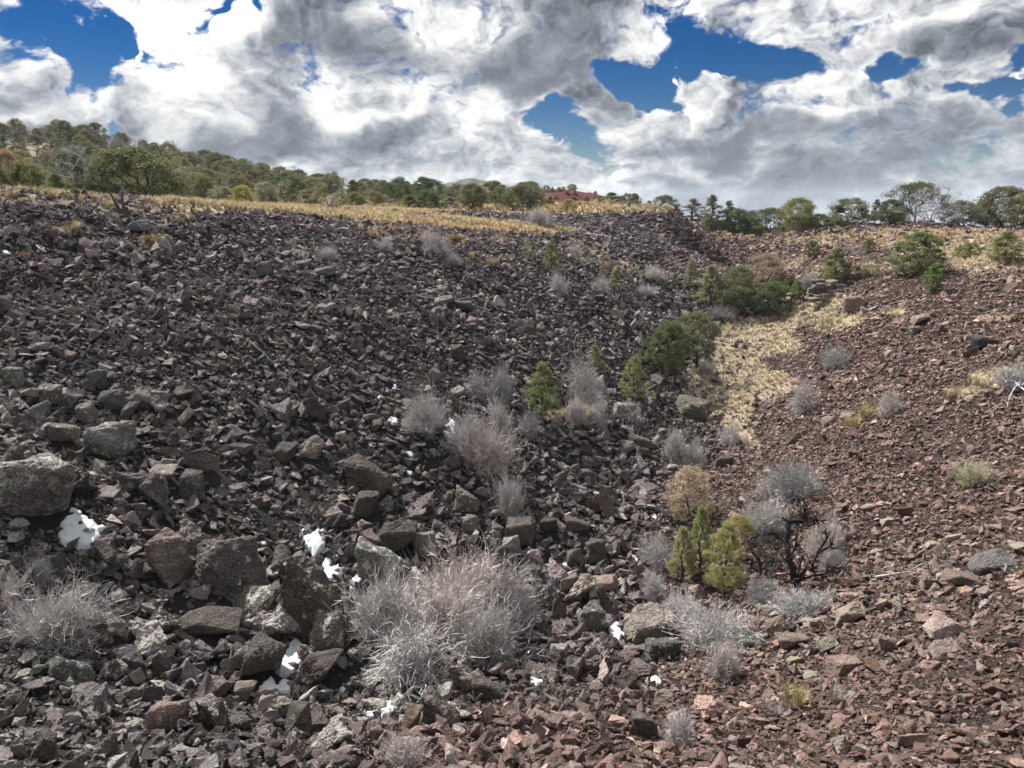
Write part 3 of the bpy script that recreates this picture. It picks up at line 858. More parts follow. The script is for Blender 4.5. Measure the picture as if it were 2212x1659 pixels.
for i, (U, V, w, h, kind, colr, li, nick, lab) in enumerate(BOULDERS):
    x, y, z = hit(U, V)
    dep = project((x, y, z))[2]
    k = float(dep) / FOC
    hw, hh = w * k * .5, h * k * .5 / 0.93
    # the mesh is built at unit half-width so that the grain keeps one scale
    ratio = hh / hw
    dims = (1.0, min(1.0, max(.6, 0.5 + 0.4 * ratio)), ratio * (1.1 if kind != 'slab' else 1.0))
    me = boulder_mesh(kind, 3000 + i, dims)
    rg = random.Random(i)
    o = obj('boulder', me)
    o.scale = (hw, hw, hw)
    dn = Vector(ground_n(np.array(x), np.array(y), 1.5))
    o.location = (x, y + hw * dims[1] * .55, float(ground_z(x, y + hw * dims[1] * .55)) + hh * (.62 if kind != 'slab' else .7))
    tl = .12 if kind in ('roof', 'flat', 'lean') else .22
    o.rotation_euler = (rg.uniform(-tl, tl) + (.25 if kind == 'slab' else 0), rg.uniform(-tl, tl), rg.uniform(-.3, .3))
    o.color = (*[1.0 * (c * .7 + .3 * sum(colr) / 3) for c in colr], min(.68, li + .1))
    tag(o, lab, 'boulder' if w > 60 else 'rock', 'boulders and slabs on the lava slopes')
    LAND.append((U, V - h * .4, nick)); KEEP.append((o.location.x, o.location.y, hw * .8))

# ------------------------------------------------------------------ snow
SNOWS = [  # U, V, half-width, half-height, label
    (172, 1152, 62, 40, 'branching tongue of white snow left of the tall tan boulder'), (165, 1112, 16, 6, 'small snow patch above the branching snow tongue'),
    (682, 1178, 30, 32, 'snow patch on the rocks above the roof-shaped boulder'), (662, 1150, 12, 14, 'small snow patch just above the snow over the roof boulder'),
    (594, 1268, 10, 20, 'narrow snow strip left of the roof-shaped boulder'), (628, 1432, 36, 46, 'bright snow filling the gap between two boulders'),
    (600, 1494, 50, 24, 'flat snow patch beside the small tan block'), (712, 1240, 34, 38, 'snow on the shady back of the roof-shaped boulder'),
    (768, 1262, 16, 30, 'tall snow patch at the edge of the great brush'), (860, 1240, 14, 26, 'snow strip below the snow-dusted leaning boulder'),
    (835, 1535, 36, 18, 'curved snow patch below the drooping brush'), (808, 1548, 20, 10, 'lowest snow patch beside the orange-topped block'), (738, 1497, 14, 8, 'small snow patch right of the round brown boulder'),
    (1150, 1415, 16, 8, 'snow bit at the right margin of the great brush'), (1160, 1478, 18, 12, 'snow patch below the right margin of the great brush'),
    (1335, 1372, 24, 24, 'snow patch left of the flat-topped tan boulder'), (1330, 1388, 10, 6, 'small snow bit under the patch by the flat-topped boulder'), (1405, 1428, 8, 14, 'upper link of the snow trickle by the mossy block'), (1415, 1470, 15, 34, 'lower link of the snow trickle above the pinkish cube'),
    (1370, 1210, 13, 9, 'small snow patch at the foot of the boulder field'), (1220, 1220, 7, 8, 'tiny snow patch in the boulder field'), (1413, 1122, 9, 8, 'lone white snow patch left of the tan dead juniper'),
    (850, 915, 17, 12, 'snow patch left of the upper round brush'), (820, 868, 8, 10, 'snow spot above left of the upper round brush'), (853, 838, 7, 8, 'highest snow spot above the upper round brush'),
    (972, 932, 22, 22, 'snow patch between two grey brushes'), (1045, 888, 9, 6, 'small snow bit under the middle brush'), (1220, 840, 8, 7, 'small snow bit right of the round young pine'),
    (885, 985, 14, 6, 'thin snow bit below the upper round brush'), (805, 965, 12, 6, 'thin snow bit among the dark rocks mid-slope'), (745, 970, 9, 7, 'snow spot beside the pale-edged wedge boulder'),
    (770, 1080, 10, 7, 'snow spot under the pale-edged wedge boulder'), (885, 1025, 8, 6, 'snow spot at the foot of the twin brush'), (570, 1180, 8, 7, 'snow spot right of the big dark cube boulder'),
    (92, 543, 16, 3.5, 'thin snow line on a ledge under the rim'), (12, 547, 14, 3.5, 'thin snow line at the photo edge under the rim'), (1380, 772, 9, 8, 'snow bit left of the paired junipers'), (1535, 575, 7, 14, 'snow streak at the foot of the far cliff'),
]
for i, (U, V, ru, rv, lab) in enumerate(SNOWS):
    x, y, z = hit(U, V)
    dep = float(project((x, y, z))[2])
    hx = ru * dep / FOC
    n = ground_n(np.array(x), np.array(y), 1.0)
    graz = max(.22, -float(n[1]) * math.cos(math.atan2(CAMZ - z, y)) + float(n[2]) * math.sin(math.atan2(CAMZ - z, y)))
    hy = min(rv * dep / FOC / graz, hx * 3.2)
    NG = 34; hx *= .62; hy = min(hy * .8, .10) if rv < 5 else hy * .62; lf = min(.12, .45 * min(hx, hy))
    tt = np.linspace(-1.5, 1.5, NG)
    ta, tb_ = np.meshgrid(tt, tt)
    fv = 1 - (ta ** 2 + tb_ ** 2) + 1.9 * fbm(ta * 1.5 + i * 9.7, tb_ * 1.5, 61, 2) + .55 * fbm(ta * 4.0 + i * 3.1, tb_ * 4.5, 62, 2)
    vx = (x + ta * hx).ravel(); vy = (y + tb_ * hy).ravel(); fr = np.clip(fv.ravel() / .35, -.6, 1)
    vz = ground_z(vx, vy) + lf * .9 + lf * .5 * np.sqrt(np.clip(fr, 0, 1)) + lf * .5 * fbm(vx * 2.2, vy * 2.2, 64, 3) + .35 * np.clip(fr, -1, 0)
    gq = np.arange(NG * NG).reshape(NG, NG)
    F = np.stack([gq[:-1, :-1], gq[:-1, 1:], gq[1:, 1:], gq[1:, :-1]], -1).reshape(-1, 4)
    F = F[(fr[F] > 0).any(1)]
    if len(F) < 4: continue
    us, inv_ = np.unique(F, return_inverse=True)
    F = inv_.reshape(F.shape); vx, vy, vz = vx[us], vy[us], vz[us]
    cx, cy, cz = x, y, float(ground_z(x, y))
    me = np_mesh('snow_patch', np.stack([vx - cx, vy - cy, vz - cz], -1), F, M_SNOW, None, True)
    o = obj('snow_patch', me); o.location = (cx, cy, cz)
    tag(o, lab, 'snow patch', 'patches of old snow between the rocks')
    KEEP.append((x, y, min(hx, hy) * .35)); SNOWXY.append((x, y, hx, hy))

# ------------------------------------------------------------------ loose rock
KEEPA = np.array(KEEP)
def rocks_of(cls, density, rlo, rhi, ymax, pw=2.2, ymin=7.0):
    area = (62 + 50) * (ymax - ymin)
    n = int(area * density)
    x = rng.uniform(-50, 62, n); y = rng.uniform(ymin, ymax, n)
    k = (np.abs(x) < y * .86 + 3)
    x, y = x[k], y[k]
    z = ground_z(x, y)
    U, V, dep = project(np.stack([x, y, z], -1))
    k = (U > -150) & (U < 2362) & (V < 1800) & (hidden_by(x, y, z + .4) < .5)
    x, y, z, U, V, dep = x[k], y[k], z[k], U[k], V[k], dep[k]
    u = rng.random(len(x))
    r = (rlo ** -pw + u * (rhi ** -pw - rlo ** -pw)) ** (-1 / pw)
    return x, y, z, U, V, dep, r
parts = []
for cls, args in enumerate([(60.0, .05, .10, 42.0, 2.0), (30.0, .09, .18, 66.0, 2.0), (9.0, .17, .36, 118.0, 2.4), (2.2, .30, .6, 118.0, 2.2), (.45, .5, .95, 60.0, 3.0), (110.0, .028, .055, 17.5, 2.0), (14.0, .22, .6, 112.0, 2.2), (4.0, .22, .5, 138.0, 2.4, 66.0)]):
    x, y, z, U, V, dep, r = rocks_of(cls, *args)
    rs = right_side(U, V)
    g = grass_cover(x, y, U, V, dep)
    patch = fbm(x / 5.0, y / 5.0, 41 + cls, 3)
    fieldm = (V > 860) & (V < 1480) & (U < 1400)                  # the boulder field
    p = np.ones(len(x))
    if cls == 0: p = np.where(rs > .5, .9, .8) * np.where((y > 30) & (rs < .5), .25, 1)
    slabm = poly_in(U, V, [(1600, 1340), (1780, 1270), (1900, 1190), (2230, 1130), (2230, 1370), (1960, 1450), (1600, 1450)])
    if cls == 1: p = np.where(rs > .5, 1.0, .55)
    if cls == 2: p = np.where(slabm, .9, np.where(rs > .5, .28, .9)) * np.clip(.85 + 1.3 * patch, .15, 1.4)
    if cls == 3: p = np.where(rs > .5, np.where(V < 720, .18, np.where(slabm, .28, .03)), .30) * np.clip(.5 + 2.2 * patch, .02, 1.6) * np.where(fieldm, 5.0, 1) * np.where(V > 1480, .35, 1) * np.where(V < 530, .4, 1)
    if cls == 4: p = np.where(fieldm, 1.2, .05) * np.where(V < 540, 0, 1) * np.clip(.4 + 2 * patch, 0, 1.5) * np.where(rs > .5, .05, 1)
    if cls <= 1: p = p * np.where(fieldm & (U > 250) & (rs < .5), .45, 1)
    lowl = (V > 1380) & (U < 1050)
    if cls in (0, 1, 5): p = p * np.where(lowl, .5, 1)
    if cls == 2: p = np.where(lowl, 1.0, p)
    if cls == 2: p = np.where(fieldm, np.maximum(p, .95), p)
    spur = poly_in(U, V, [(1180, 460), (1460, 455), (1560, 560), (1560, 620), (1400, 560), (1200, 515)])
    p = np.where(spur & (cls >= 2), p * 2.0, p)
    if cls == 6: p = spur * 1.0
    if cls == 7: p = np.where(x > 14, 1.0, 0.0)
    p = p * (1 - .93 * g) * np.where((y > 98) & (x < 16), .3, 1)
    k = rng.random(len(x)) < p
    for kx, ky, kr in KEEPA:
        k &= ~(((x - kx) ** 2 + (y - ky) ** 2) < (kr + .3 * r) ** 2)
    if 3 <= cls <= 4:
        for kx, ky, ka, kb in SNOWXY:
            k &= ~((((x - kx) / (ka + .7 * r)) ** 2 + ((y - ky + .5 * r) / (kb + 1.3 * r)) ** 2) < 1)
    parts.append([a[k] for a in (x, y, z, U, V, dep, r, rs, spur.astype(float), slabm.astype(float))] + [np.full(k.sum(), cls)])
x, y, z, U, V, dep, r, rs, spur, slabm, cls = [np.concatenate(a) for a in zip(*parts)]
n = len(x)
platy = rng.random(n) < np.where(rs > .5, .72, .38) + .5 * spur
idx = np.where(platy, NB + rng.integers(0, NP, n), rng.integers(0, NB, n))
nn = ground_n(x, y, .9)
lvl = np.where(spur > 0, .25, .75)[:, None]
nn = nn * lvl + np.array([0, 0, 1.]) * (1 - lvl); nn /= np.linalg.norm(nn, axis=1, keepdims=True)
sig = np.where(platy, .30, .6) * np.where(spur > 0, .35, 1)
rot = euler_from(nn, rng.uniform(0, 6.283, n), rng.normal(0, 1, n) * sig, rng.normal(0, 1, n) * sig)
scl = r[:, None] * rng.uniform(.8, 1.2, (n, 3))
scl[:, 2] *= np.where(spur > 0, 1.3, 1)
zz = z + r * np.where(platy, .10, .28) + rng.uniform(-.3, .5, n) * np.minimum(r, .25)
# colour of the stone by the flow it fell from
low = np.clip((V - 1430) / 150, 0, 1) * np.clip((U - 500) / 500, 0, 1)
wred = np.clip(rs + .75 * low, 0, 1)
purple = np.clip((800 - V) / 250, 0, 1) * (1 - rs)
cl = np.array([.118, .103, .103])[None] * (1 - wred[:, None]) + np.array([.182, .126, .108])[None] * wred[:, None]
cl = cl * (1 + purple[:, None] * np.array([.25, .21, .26])[None])
cl *= np.exp(rng.normal(0, .42, n))[:, None] * (1 + rng.normal(0, .022, (n, 3)))
odd = rng.random(n)
pale = odd < (.04 + .02 * rs + .16 * slabm)
cl[pale] = np.array([.29, .25, .22])[None] * rng.uniform(.7, 1.15, pale.sum())[:, None]
rusty = (odd > .93)
cl[rusty] *= np.array([1.1, .99, .93])
yel = (odd > .50) & (odd < .502) & (rs > .5)
cl[yel] = np.array([.27, .24, .16])
lich = np.clip(rng.normal(.22, .2, n) + .45 * np.clip((900 - U) / 900, 0, 1) * np.clip((V - 700) / 400, 0, 1) * rng.random(n) + .25 * low * rng.random(n), 0, .9)
lich = np.where(fbm(x / 3.5, y / 3.5, 77, 3) > .18, lich + .3 * (U < 1400), lich)
lich = np.clip(lich + .4 * (V > 1350) * (U < 1000) * rng.random(n), 0, .95)
lich = np.where(wred > .6, lich * .6, lich)
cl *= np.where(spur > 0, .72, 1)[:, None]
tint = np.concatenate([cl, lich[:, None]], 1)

# the largest ones in view are rocks of their own
scr = r * FOC / dep
cand = (U > 5) & (U < 2207) & (V < 1650) & (V > 470) & (hidden_by(x, y, z + .2) < .1)
order = np.argsort(-np.where(cand, scr, 0))
N_SINGLE = 300 - len(BOULDERS) - 6
single = order[:N_SINGLE]
mask = np.ones(n, bool); mask[single] = False
ORD = ['first', 'second', 'third', 'fourth', 'fifth', 'sixth', 'seventh', 'eighth', 'ninth', 'tenth', 'eleventh', 'twelfth', 'thirteenth', 'fourteenth', 'fifteenth', 'sixteenth']
LXY = np.array([(a, b) for a, b, c in LAND])
bins = {}
for i in single:
    d = LXY - np.array([U[i], V[i]])
    j = int(np.argmin((d ** 2).sum(1)))
    a = math.degrees(math.atan2(V[i] - LXY[j][1], U[i] - LXY[j][0]))
    wd = ['right of', 'below right of', 'below', 'below left of', 'left of', 'above left of', 'above', 'above right of'][int(((a + 22.5) % 360) // 45)]
    bins.setdefault((j, wd), []).append((float((d[j] ** 2).sum()), i))
for (j, wd), lst in bins.items():
    lst.sort()
    for q, (dd, i) in enumerate(lst):
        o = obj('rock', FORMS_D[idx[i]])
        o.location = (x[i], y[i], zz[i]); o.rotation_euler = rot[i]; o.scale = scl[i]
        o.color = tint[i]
        lum = cl[i].mean()
        tone = 'dark' if lum < .062 else ('brown' if cl[i][0] > 1.28 * cl[i][2] else 'grey')
        if lum > .18: tone = 'pale tan'
        num = '' if len(lst) == 1 else ', %s out' % ORD[min(q, 15)]
        tag(o, '%s %s rock %s the %s%s' % (tone, 'flat' if platy[i] else 'angular', wd, LAND[j][2], num), 'rock', 'loose rocks of the lava slopes')
pool = make_pool('rubble_form', FORMS_I)
P = np.stack([x, y, zz], -1)
print('rocks', n, 'single', len(single))
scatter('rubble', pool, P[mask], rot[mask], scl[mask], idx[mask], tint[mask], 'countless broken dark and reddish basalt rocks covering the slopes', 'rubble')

# ------------------------------------------------------------------ plants
class Tubes:
    def __init__(self):
        self.v = []; self.f = []; self.s = []; self.n = 0
    def path(self, pts, rad, sides=5, shade=1.0):
        pts = [Vector(p) for p in pts]
        base = self.n
        for i, p in enumerate(pts):
            d = (pts[min(i + 1, len(pts) - 1)] - pts[max(i - 1, 0)])
            if d.length < 1e-6: d = Vector((0, 0, 1))
            d.normalize()
            a = d.cross(Vector((.3, .9, .1)));
            if a.length < 1e-3: a = d.cross(Vector((1, 0, 0)))
            a.normalize(); b = d.cross(a)
            for k in range(sides):
                t = 2 * math.pi * k / sides
                self.v.append(p + (a * math.cos(t) + b * math.sin(t)) * rad[i]); self.s.append(shade)
        for i in range(len(pts) - 1):
            for k in range(sides):
                k2 = (k + 1) % sides
                self.f.append((base + i * sides + k, base + i * sides + k2, base + (i + 1) * sides + k2, base + (i + 1) * sides + k))
        self.n += len(pts) * sides
    def mesh(self, name, mat):
        return np_mesh(name, np.array(self.v), np.array(self.f), mat, {'shade': np.array(self.s)}, True)
def leaf_quads(C, A, B, shade):
    """rhombus leaves: centres, half-length vectors, half-width vectors"""
    n = len(C)
    v = np.stack([C - A, C + B, C + A, C - B], 1).reshape(-1, 3)
    return v, np.arange(n * 4).reshape(n, 4), np.repeat(shade, 4)
def unit(rg, n):
    a = rg.normal(size=(n, 3)); return a / np.linalg.norm(a, axis=1, keepdims=True)
def make_tree(kind, seed, H, Wd, K, cr, nleaf, leaf, trunk=.25, rtip=.012, bare=0.0, wood_only=False, lobes=.35, twig=0):
    """returns (trunk mesh, crown mesh); H height, Wd width, K clumps of radius cr"""
    rg = np.random.default_rng(seed); pr = random.Random(seed)
    cen = []
    tries = 0
    lob = rg.uniform(0, 6.28, 4)
    while len(cen) < K and tries < 20000:
        tries += 1
        t = pr.random(); a = pr.uniform(0, 6.283)
        lf = 1 + lobes * (math.sin(2 * a + lob[0]) * .5 + math.sin(3 * a + lob[1] + 4 * t) * .5)
        if kind == 'cone':
            z = trunk + (1 - trunk) * (t ** 1.25)
            rmax = (1 - (z - trunk) / (1 - trunk)) ** .75 * .5 + .02
            ro = rmax * pr.uniform(.25, 1) ** .6 * lf
        elif kind == 'pine':
            z = trunk + (1 - trunk) * t
            q = (z - trunk) / (1 - trunk)
            rmax = .5 * (math.sin(math.pi * min(1, q * .85 + .12)) ** .8) * (1 - .35 * q)
            ro = rmax * pr.uniform(.2, 1) ** .6 * lf
        elif kind == 'umbrella':
            z = trunk + (1 - trunk) * (t ** .6)
            q = (z - trunk) / (1 - trunk)
            rmax = .5 * math.sqrt(max(0, 1 - (2 * q - .9) ** 2 * .85))
            ro = rmax * pr.uniform(.45, 1) ** .5 * lf
        else:                                        # dome
            z = trunk + (1 - trunk) * t
            q = (z - trunk) / (1 - trunk)
            rmax = .5 * math.sqrt(max(0.02, 1 - max(0, q - .25) ** 2 / .58)) * min(1, .72 + q)
            ro = rmax * pr.uniform(.15, 1) ** .45 * lf
        cen.append(Vector((ro * Wd * math.cos(a), ro * Wd * math.sin(a), z * H)))
    # skeleton: every clump hangs on the nearest thing already grown
    nodes = [Vector((0, 0, -.15))]; par = [-1]
    if kind in ('cone', 'pine'):
        for i in range(1, 9):
            nodes.append(Vector((pr.gauss(0, .012) * H, pr.gauss(0, .012) * H, H * .96 * i / 8))); par.append(i - 1)
    else:
        nodes.append(Vector((pr.gauss(0, .02) * H, pr.gauss(0, .02) * H, trunk * H * .55))); par.append(0)
        for i in range(pr.choice([3, 4])):
            a = i * 2.1 + pr.uniform(-.4, .4)
            nodes.append(Vector((math.cos(a) * Wd * .14, math.sin(a) * Wd * .14, H * pr.uniform(.34, .5)))); par.append(1)
    cen.sort(key=lambda c: (c - Vector((0, 0, H * .3))).length)
    ends = []
    for c in cen:
        best, bi = 1e9, 0
        for i, q in enumerate(nodes):
            d = (c - q).length + (max(0, q.z - c.z + .05 * H) * 2.0) + .15 * (q.xy.length > c.xy.length) * H
            if d < best: best, bi = d, i
        q = nodes[bi]
        mid = q.lerp(c, .55) + Vector((pr.gauss(0, 1), pr.gauss(0, 1), pr.gauss(0, .6))) * (c - q).length * .10
        nodes.append(mid); par.append(bi)
        nodes.append(c); par.append(len(nodes) - 2); ends.append(len(nodes) - 1)
    cnt = [0] * len(nodes)
    for i in range(len(nodes) - 1, 0, -1):
        cnt[i] = max(cnt[i], 1); cnt[par[i]] += cnt[i]
    rad = [rtip * (max(1, c) ** .5) for c in cnt]
    tb = Tubes()
    for i in range(1, len(nodes)):
        p = par[i]
        r0 = min(rad[p], rad[i] * 1.35)
        tb.path([nodes[p], nodes[i]], [r0, rad[i]], 5 if rad[i] > rtip * 2.2 else 3)
    if wood_only or twig:
        for e in ends:
            c = nodes[e]; back = (c - nodes[par[e]]).normalized()
            for _ in range(twig):
                d = (back + Vector((pr.gauss(0, 1), pr.gauss(0, 1), pr.gauss(.25, .8))) * .7).normalized() * pr.uniform(.5, 1.3) * cr * 1.6
                s = c - back * pr.uniform(0, cr)
                m2 = s + d * .5 + Vector((pr.gauss(0, 1), pr.gauss(0, 1), pr.gauss(0, 1))) * cr * .15
                tb.path([s, m2, s + d], [rtip * .75, rtip * .55, rtip * .25], 3)
    tm = tb.mesh('trunk', M_WOOD)
    if wood_only:
        return tm, None
    V_, S_, N_ = [], [], 0
    Cs, As, Bs, Ss = [], [], [], []
    for e in ends:
        if pr.random() < bare: continue
        c = np.array(nodes[e]); n = int(nleaf * pr.uniform(.6, 1.3))
        d = unit(rg, n) * (rg.random(n) ** .45)[:, None] * cr * pr.uniform(.75, 1.3)
        d[:, 2] *= .72
        pos = c + d
        sh = rg.uniform(.75, 1.25, n) * pr.uniform(.78, 1.22)
        if kind in ('cone', 'pine'):
            out = np.array([c[0], c[1], 0.0]); out /= (np.linalg.norm(out) + 1e-6)
            a = unit(rg, n) * .75 + out * .7 + np.array([0, 0, .45])
        else:
            a = unit(rg, n) + np.array([0, 0, .35])
        a /= np.linalg.norm(a, axis=1, keepdims=True)
        b = np.cross(a, unit(rg, n)); b /= (np.linalg.norm(b, axis=1, keepdims=True) + 1e-9)
        L = rg.uniform(.7, 1.3, n)[:, None]
        Cs.append(pos); As.append(a * leaf[0] * .5 * L); Bs.append(b * leaf[1] * .5 * L); Ss.append(sh)
    v, f, s = leaf_quads(np.concatenate(Cs), np.concatenate(As), np.concatenate(Bs), np.concatenate(Ss))
    return tm, np_mesh('crown', v, f, M_LEAF, {'shade': s})

# kind -> list of (height, width, trunk mesh, crown mesh)
PROTO = {
    'dome': [(4.0, 5.0, *make_tree('dome', 1, 4.0, 5.0, 150, .48, 105, (.14, .07), .16)), (4.0, 4.2, *make_tree('dome', 2, 4.0, 4.2, 130, .48, 105, (.14, .07), .14)),
             (4.0, 3.6, *make_tree('dome', 3, 4.0, 3.6, 120, .42, 105, (.13, .065), .10))],
    'umbrella': [(4.5, 5.0, *make_tree('umbrella', 4, 4.5, 5.0, 105, .48, 95, (.15, .07), .26, .016)), (4.5, 4.2, *make_tree('umbrella', 5, 4.5, 4.2, 90, .46, 95, (.15, .07), .26, .016))],
    'young': [(3.0, 1.9, *make_tree('cone', 6, 3.0, 1.9, 135, .155, 60, (.17, .015), .16, .007)), (3.0, 1.6, *make_tree('cone', 7, 3.0, 1.6, 110, .155, 60, (.17, .015), .2, .007)),
              (3.0, 2.2, *make_tree('pine', 16, 3.0, 2.2, 160, .16, 60, (.17, .015), .18, .007))],
    'oval': [(3.0, 2.4, *make_tree('dome', 8, 3.0, 2.4, 170, .22, 80, (.10, .04), .08, .007)), (3.0, 2.0, *make_tree('pine', 9, 3.0, 2.0, 140, .22, 80, (.10, .04), .06, .007))],
    'tallpine': [(7.0, 3.4, *make_tree('pine', 10, 7.0, 3.4, 110, .36, 80, (.24, .06), .22, .018, lobes=.5)), (7.0, 2.8, *make_tree('pine', 11, 7.0, 2.8, 90, .36, 80, (.24, .06), .2, .018, lobes=.6))],
    'bare': [(3.6, 4.4, *make_tree('dome', 12, 3.6, 4.4, 160, .34, 0, (.1, .1), .12, .008, wood_only=True, twig=9)), (3.2, 3.2, *make_tree('umbrella', 13, 3.2, 3.2, 90, .3, 0, (.1, .1), .2, .009, wood_only=True, twig=7))],
    'halfbare': [(4.0, 3.6, *make_tree('dome', 14, 4.0, 3.6, 110, .34, 45, (.13, .06), .12, .009, bare=.45, twig=5))],
    'burnt': [(2.6, 2.9, *make_tree('umbrella', 15, 2.6, 2.9, 48, .26, 0, (.1, .1), .16, .028, wood_only=True, twig=6))],
    'browned': [(3.0, 3.6, *make_tree('dome', 17, 3.0, 3.6, 120, .36, 90, (.11, .05), .08, .009, twig=3))],
}
BARK, GREYW, BURNT = (.060, .048, .040), (.31, .30, .298), (.025, .021, .021)
OLV, DGR, PAL, YEL, BRT, RUS, GRG = (.080, .082, .028), (.045, .062, .024), (.115, .125, .055), (.150, .140, .024), (.085, .110, .025), (.16, .10, .055), (.105, .108, .072)
def place_tree(kind, var, x, y, hm, wm, colr, rz, name, label, cat='tree', group=None, bark=BARK, sink=.05):
    H, Wd, tm, cm = PROTO[kind][var % len(PROTO[kind])]
    e = empty(name, (x, y, float(ground_z(x, y)) - sink), rz, (wm / Wd, wm / Wd, hm / H))
    t = obj('trunk', tm, e); t.color = (*bark, 1)
    if cm is not None:
        c = obj('crown', cm, e); gm = sum(colr) / 3
        c.color = (*[2.2 * (q * .70 + gm * .30) for q in colr], 1)
    tag(e, label, cat, group)
    return e
